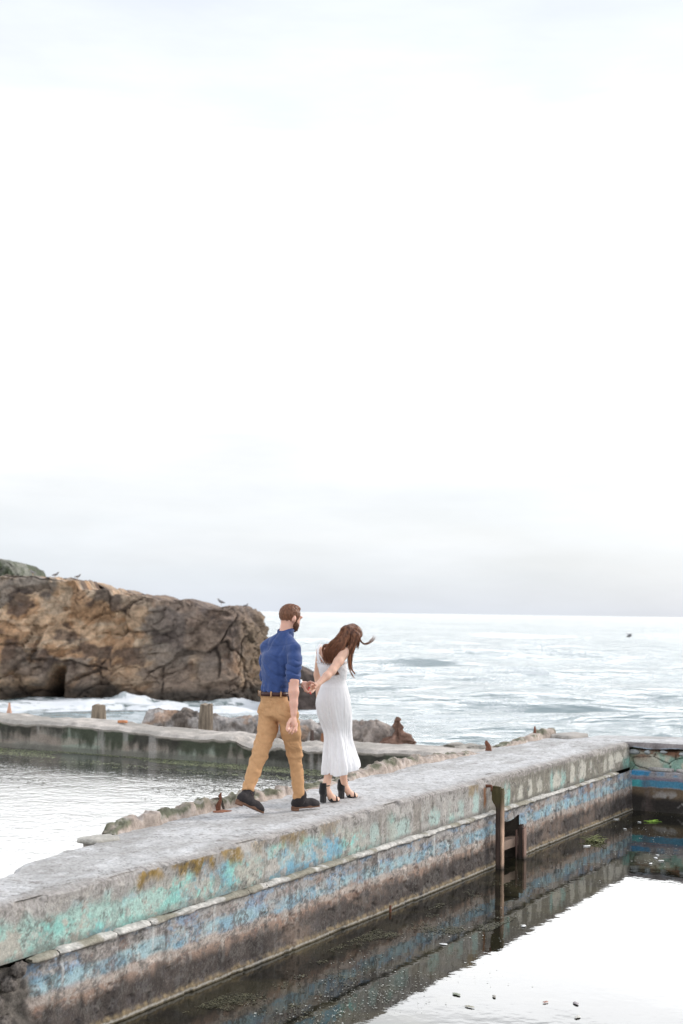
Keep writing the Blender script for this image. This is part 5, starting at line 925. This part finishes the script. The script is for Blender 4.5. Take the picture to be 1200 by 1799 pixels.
# ------------------------------------------------------------------ WOMAN
def woman():
    ft=J(592,1402,13.1); ft[2]=0; root=empty('person',ft); tag(root,'woman in long white dress and black heels with windblown brown hair, looking down','person')
    f,r,u=ang(40); hf,hr,hu=ang(58,-48)
    head=J(617,1118,13.12); neck=J(598,1137,13.12); LS=J(564,1145,13.20);RS=J(606,1146,13.0); RE=J(583,1179,12.84); RW=J(559,1202,12.70); RH=J(551,1207,12.665)
    LE=J(558,1185,13.28);LW=J(560,1228,13.30)
    hipc=J(587,1224,13.1); LHp=J(578,1232,13.14);RHp=J(598,1234,13.06); LK=J(588,1300,13.1);RK=J(600,1298,13.14); RA=J(604,1374,13.27);LA=J(575,1376,13.02)
    allp=np.array([head,LS,RS,RH,LE,LW,LHp,RHp,LA,RA,LK,RK]); lo=allp.min(0)-.22; hi=allp.max(0)+.25
    b=SDF(lo,hi,.0055)
    b.ell(head+hu*.012,[hr,hf,hu],(.068,.085,.085),.02); b.ell(head-hu*.045+hf*.035,[hr,hf,hu],(.045,.05,.055),.03); b.ell(head-hu*.075+hf*.05,[hr,hf,hu],(.024,.024,.022),.02)
    b.cap(head+hf*.078-hu*.005,head+hf*.100-hu*.03,.007,.010,.01); b.cap(head+hf*.08-hu*.052-hr*.014,head+hf*.08-hu*.052+hr*.014,.008,.008,.005)
    for sg in(-1,1): b.ell(head+hf*.070-hr*.028*sg,[hr,hf,hu],(.012,.010,.009),.004); b.ell(head+hr*.068*sg-hu*.02,[hr,hf,hu],(.009,.017,.026),.004)
    b.cap(head-hf*.03-hu*.03,neck-Z*.01,.045,.048,.025); b.cap(neck,neck-Z*.05,.05,.06,.03)
    b.cap(neck-Z*.025,LS,.038,.040,.045);b.cap(neck-Z*.025,RS,.038,.040,.045)
    ch=J(585,1168,13.1); ws=J(589,1200,13.1)
    b.ell(J(586,1154,13.1),[r,f,u],(.135,.078,.075),.04); b.ell(J(585,1172,13.1),[r,f,u],(.100,.070,.09),.04); b.ell(ws,[r,f,u],(.082,.062,.10),.04); b.ell(hipc,[r,f,u],(.095,.075,.09),.04)
    b.chain([(RS,.046),(RS*.5+RE*.5,.043),(RE,.037),(RE*.6+RW*.4,.035),(RW,.023)],.02); b.chain([(LS,.044),(LE,.034),(LW,.022)],.02)
    b.cap(LW,J(560,1240,13.3),.022,.027,.01,(r,.6))
    for i in range(4): b.chain([(J(558.5+i,1243,13.28+.017*i),.010),(J(558+i,1251,13.27+.017*i),.009),(J(559.5+i,1257+[0,2,2,-1][i],13.26+.017*i),.0075)],.003)
    b.chain([(J(561,1240,13.25),.011),(J(563,1247,13.22),.009)],.004)
    b.chain([(LHp,.06),(LK,.045),(LK*.5+LA*.5,.034),(LA,.030)],.02);b.chain([(RHp,.06),(RK,.045),(RK*.5+RA*.5,.040),(RA,.030)],.02)
    # right hand clasped in his
    b.cap(RW,RH,.023,.029,.012)
    tips=[]
    for i,(a,c,e) in enumerate([((549,1203),(545.5,1204),(543.5,1208)),((548,1206.5),(544,1208),(541.5,1212)),((547,1210),(543,1212),(541,1216)),((548,1213),(544.5,1215.5),(546,1218))]):
        y=12.625+.004*i; b.cap(RH,J(*a,y),.018,.010,.006); b.chain([(J(*a,y),.0098),(J(*c,y-.03),.0090),(J(*e,y-.03),.0075)],.002); tips.append((J(*e,y-.038),J(*c,y-.03)))
    b.chain([(J(552,1211,12.63),.014),(J(549,1215,12.60),.011),(J(546,1217,12.585),.009)],.005); tips.append((J(545.5,1217,12.577),J(549,1215,12.6)))
    # feet
    feet=[]
    def foot(heel,toe,ank,hh):
        d=toe-heel; d[2]=0; L_=np.linalg.norm(d); d/=L_; s_=np.cross(d,Z); g0=min(heel[2],toe[2])
        ball=heel+d*L_*.62; ball[2]=g0+.030; hl=heel+d*.02+Z*(hh+.022)
        b.chain([(ank,.031),(hl+Z*.012,.029)],.015); b.chain([(ank-Z*.0,.030),(heel+d*L_*.33+Z*(hh*.75+.028),.030),(ball,.032),(toe-d*.025+Z*.018,.024)],.02,(s_,1.0))
        for i in range(5): b.chain([(ball+d*.02+s_*(-.026+.013*i)-Z*.008,.011),(toe-d*(.012+.008*abs(i-1))+s_*(-.024+.012*i)+Z*.011,.0085)],.004)
        feet.append((heel,toe,ank,d,s_,L_,hl,ball,hh))
    hA=J(565,1408,12.98); hA[2]=0; tA=hA+np.array([math.sin(math.radians(48)),math.cos(math.radians(48)),0])*.215; foot(hA,tA,hA+np.array([.035,.03,.150]),.085)
    hB=J(597,1393,13.28); hB[2]=0; tB=hB+np.array([math.sin(math.radians(50)),math.cos(math.radians(50)),0])*.215; foot(hB,tB,hB+np.array([.035,.03,.150]),.085)
    b.cap(LK*.5+LA*.5,hA+np.array([.035,.03,.150]),.034,.029,.02); b.cap(RK*.5+RA*.5,hB+np.array([.035,.03,.150]),.040,.030,.02)
    finish('body',b,MSkinW,root,2)
    mb=MB()
    for t,c in tips:
        v=(t-c); v/=np.linalg.norm(v); fwd=np.array([0,-1,0.]); sdv=np.cross(v,fwd); sdv/=np.linalg.norm(sdv); n=10; th=np.arange(n)/n*2*np.pi
        V=[t+v*.003+fwd*.002*k0+(np.cos(th)[:,None]*v*.009+np.sin(th)[:,None]*sdv*.0065)*k for k0,k in((0,1),(2.2,.8),(3,.05))]; V=np.stack(V,1); mb.add(V,gridF(n,3,wrap=True))
    mb.build('nails',MNail,root)
    # shoes
    for (heel,toe,ank,d,s_,L_,hl,ball,hh) in feet:
        sd=SDF(np.minimum(heel,toe)-.1,np.maximum(heel,toe)+np.array([.1,.1,.26]),.0045)
        hc=heel+d*.020; 
        g=sd.block(hc,hc+Z*.1,.08); X=g[1]-hc; a=np.abs(X@d)-(.019+.06*X[...,2]); c_=np.abs(X@s_)-.023; z_=X[...,2]; dd_=np.maximum(np.maximum(a,c_),np.maximum(-z_,z_-.085)); sd.put(g[0],dd_,0)
        sd.chain([(heel+d*.02+Z*.080,.028),(heel+d*L_*.35+Z*.055,.026),(ball-Z*.022,.030),(toe-d*.03+Z*.006,.028)],.01,(Z,.32))
        # heel counter: shell behind the heel, open at front
        sd.cap(hl-d*.006-Z*.005,hl-d*.002+Z*.055,.037,.034,.012); sd.cap(hl+d*.052-Z*.05,hl+d*.055+Z*.09,.040,.042,0,sub=True); sd.cap(hl+Z*.05,hl+Z*.12,.026,.03,0,sub=True)
        o=finish('heeled_shoe',sd,MBlack,root,1)
        mb=MB(); th=np.linspace(0,2*np.pi,26); rr=.036; c=ank+Z*.004-d*.001
        tube(mb,[c+d*math.cos(t)*rr*1.05+s_*math.sin(t)*rr+Z*.004*math.cos(t) for t in th],.0055,6); mb.build('ankle_strap',MBlack,o)
        mb=MB(); tube(mb,spline([ball+d*.018-s_*.042-Z*.022,ball+d*.020-s_*.030+Z*.010,ball+d*.022+Z*.022,ball+d*.02+s_*.030+Z*.010,ball+d*.018+s_*.042-Z*.022],14),.0085,7,flat=.8); mb.build('toe_strap',MBlack,o)
    # --- dress: lofted rings with gathers
    rows=[ # left px, right px, y px, depth centre, depth/width ratio, gather amplitude
     (556.5,609,1164,13.1,.62,.002),(557.5,611,1172,13.09,.68,.004),(561,610.5,1183,13.09,.70,.005),(564,608.5,1193,13.1,.72,.004),(565.5,608.5,1200,13.1,.74,.0005),
     (563,611,1207,13.1,.76,.008),(557.5,616,1222,13.1,.78,.011),(556,617,1235,13.1,.78,.012),(558.5,617,1250,13.1,.76,.013),(564,616.5,1268,13.1,.72,.014),(571,616,1285,13.11,.70,.015),
     (573,616,1300,13.09,.80,.017),(570.5,619,1315,13.08,.88,.018),(569,623,1333,13.05,.98,.018),(567.5,627,1350,13.04,1.02,.020),(567,626,1359,13.04,1.02,.022)]
    n=240; th=np.arange(n)/n*2*np.pi; ra=np.array([q[:6] for q in rows],float); tt=np.linspace(0,len(rows)-1,150); R_=np.array([np.interp(tt,np.arange(len(rows)),ra[:,k]) for k in range(6)]).T
    # smooth rows
    ci=[0,1,3,4,5]
    for _ in range(25): q_=R_[:,ci].copy(); R_[1:-1,ci]=(q_[:-2]+q_[2:]+2*q_[1:-1])/4
    V=np.zeros((len(R_),n,3)); X_=np.array([1.,0,0]); Y_=np.array([0,1.,0])
    for i,(a,c,y,D,k,g) in enumerate(R_):
        cen=J((a+c)/2,y,D); hw=(J(c,y,D)-J(a,y,D))[0]/2; t=i/(len(R_)-1)
        ph=6*fbm(S3(np.cos(th)*1.6,np.sin(th)*1.6,t*.8),3,14); ple=(.32*(1-t)+.12)*(np.abs(np.sin(th*12+ph*2.8))**.7-.6)*(.4+1.2*fbm(S3(np.cos(th)*2.5,np.sin(th)*2.5,t*1.3),2,54))+.16*(1-t)*np.sin(th*33+ph*4+t*1.5)+.45*np.sin(th*7+ph*2.4)*(1-t)+.9*np.sin(th*4+ph*1.6+2.5*t)*t+.35*np.sin(th*9+ph*3-2*t)*t
        env=1 if y<1200 else 1
        rad=g*ple*np.clip((y-1199)/40,.15,1.4) if y>1200 else g*(fbm(S3(np.cos(th)*5,np.sin(th)*5,t*60),3,15)-.5)*2
        sq=.90
        cx=np.sign(np.cos(th))*np.abs(np.cos(th))**sq; sy=np.sign(np.sin(th))*np.abs(np.sin(th))**sq
        zoff=0
        if y>1300:
            m=(y-1300)/59; zoff=m*(.048*ss(.35,.95,np.cos(th))+.012*np.sin(th*5+1))
        V[i]=cen+X_*((hw+rad-.004)*cx)[:,None]+Y_*((hw*k+rad)*sy)[:,None]+Z*np.atleast_1d(zoff)[:,None]
    q=V.reshape(-1,3); big=(fbm(S3(q[:,0]*9+q[:,2]*3,q[:,1]*9,q[:,2]*2.2),4,16)-.5)*.028; cen_=V.mean(1,keepdims=True); dirv=V-cen_; dirv/=np.linalg.norm(dirv,axis=-1,keepdims=True)+1e-9; tz=(np.arange(len(R_))/len(R_))[:,None]
    V+=dirv*(big.reshape(len(R_),n)*ss(.2,.6,tz))[...,None]
    # the neckline dips at the back
    ftop=np.clip(1-np.arange(len(R_))/12.,0,1); back=ss(.2,1,-(np.cos(th)*r[0]*0+ (np.cos(th)*-f[0]*-1*0+0)+np.sin(th))) ; V[:,:,2]-=ftop[:,None]*0.012*back[None]
    o=mk('dress',V.transpose(1,0,2),gridF(n,len(R_),wrap=True)[:,::-1],MDress,root)
    sm=o.modifiers.new('thickness','SOLIDIFY'); sm.thickness=.003; sm.offset=0
    # frilled band and straps
    mb=MB(); top=V[1]; band=np.array([top[i%n]+ (top[i%n]-V[1].mean(0))*.015+Z*(.004+.004*math.sin(i*.9)) for i in range(0,n+1,2)]); tube(mb,band,.0055+.002*np.sin(np.arange(len(band))*1.7),6); mb.build('frill',MDress,o)
    def st(pts,rd=.006,n_=18,fr=0):
        mb=MB(); p=spline(pts,n_)
        tube(mb,p,rd+fr*(.5+.5*np.sin(np.arange(n_)*2.3)),6); mb.build('strap',MDress,o)
    st([J(600,1166,13.02),J(601,1152,12.98),J(598.5,1136,13.0),J(600,1132,13.05)],.005); st([J(589,1145,12.98),J(593,1137,12.98),J(600,1131,13.03),J(606,1134,13.1)],.010,18,.006)
    st([J(563,1165,13.06),J(559,1152,13.1),J(559,1140,13.16),J(563,1133,13.22)],.009,18,.006); st([J(559,1164,13.08),J(557,1155,13.14),J(556,1148,13.2)],.004)
    st([J(571,1165,13.02),J(568,1161,13.02),J(560,1149,13.1)],.004); st([J(610,1140,13.02),J(611,1152,13.0),J(610,1166,13.02)],.003)
    # --- hair
    h=SDF(J(560,1190,13.)-.1,J(640,1090,13.2)+.15,.006)
    h.ell(head+hu*.022-hf*.006,[hr,hf,hu],(.082,.100,.098),.0,cut=[(head+hf*.058,hf)])
    h.cap(J(611,1112,13.05),J(600,1128,13.04),.075,.066,.03); h.cap(J(600,1126,13.03),J(583,1140,13.02),.060,.052,.03); h.cap(J(583,1138,13.02),J(577,1156,13.0),.048,.030,.03,(f,.7)); h.cap(J(592,1136,13.01),J(586,1160,12.99),.038,.022,.02,(f,.7))
    h.cap(J(624,1116,13.02),J(619,1142,13.0),.045,.020,.03)
    colh=lambda V:(lambda n:mixc(mixc(np.broadcast_to([.11,.045,.026],V.shape),(.21,.095,.05),ss(.45,.65,n)),(.04,.018,.012),ss(.5,.35,n)*.6))(fbm(V*np.array([60,60,14]),4,17))
    finish('hair',h,MHairW,root,1,lambda V:(fbm(V*np.array([70,70,14]),3,18)-.5)*.010,colh)
    ho=[c for c in root.children if c.name.startswith('hair')][0]
    rg=np.random.default_rng(4); mb=MB()
    def strand(pts,rd,jit,n_=14,col=None):
        pts=[np.asarray(p)+rg.normal(0,jit,3)*(.4+i/len(pts)) for i,p in enumerate(pts)]; p=spline(pts,n_); t=np.linspace(0,1,n_)
        c=col if col is not None else np.array([.12,.052,.03])*(.35+1.9*rg.random())+np.array([.12,.055,.022])*rg.random()**3
        tube(mb,p,rd*(1-.75*t**2),4,c)
    for i in range(420):                                              # over the back towards the left
        a=rg.random(); b_=rg.random(); sx=600+26*a; 
        strand([J(sx,1099+abs(sx-614)*.35,13.03+.12*(a-.5)),J(593+22*a,1116+8*b_,12.985),J(578+22*a,1131+8*a,12.965),J(568+26*a,1146+6*a,12.975),J(567+26*a+4*b_,1158+7*b_+5*a,12.985)],.0026,.007)
    for i in range(90): a=rg.random(); strand([J(603+8*a,1120,12.97),J(598+8*a,1140,12.96),J(590+6*a,1160,12.985),J(585+6*a,1175,12.99),J(589+7*a,1182+5*rg.random(),12.995)],.0026,.005)
    for i in range(18): a=rg.random(); strand([J(590,1135,12.98),J(572+8*a,1132+3*a,12.98),J(566+2*a,1139,12.985),J(567+5*a,1151,13.0)],.0038,.004)
    for i in range(190):                                               # right side falling past the shoulder
        a=rg.random(); strand([J(612+16*a,1100+4*a,13.03),J(617+13*a,1118,12.985),J(615+9*a,1136,12.975),J(612+6*a,1154,12.98),J(613+4*a,1166+9*a,12.98)],.0025,.006)
    for i in range(16): a=rg.random(); strand([J(616,1150,12.97),J(613+3*a,1162,12.97),J(616+2*a,1174,12.97),J(621+4*a,1182+4*a,12.97)],.0032,.003,col=np.array([.26,.10,.045])*(.6+.8*rg.random()))
    for i in range(9): a=rg.random(); strand([J(613,1155,12.97),J(611+2*a,1168,12.97),J(614+3*a,1179,12.97),J(619+5*a,1189+5*a,12.97)],.0024,.003,col=np.array([.26,.12,.06]))
    for i in range(34):                                               # wisp blown out to the right
        a=rg.random(); strand([J(622+4*a,1108,13.02),J(631,1119+4*a,13.04),J(636+2*a,1129+1.5*a,13.06),J(644+2*a,1131-1*a,13.08),J(651+2*rg.random(),1128-4*rg.random(),13.1),J(656+5*a,1124-9*rg.random(),13.12)],.0014,.0062,18,np.array([.22,.10,.055])*(.6+.7*rg.random()))
    for i in range(70): a=rg.random(); strand([J(618+10*a,1099+3*a,13.08),J(628+5*a,1110,13.05),J(629+3*a,1124,13.03),J(624+5*a,1134+6*a,13.0)],.0025,.006)
    mb.build('strands',MHairW,ho)
    return root
woman()
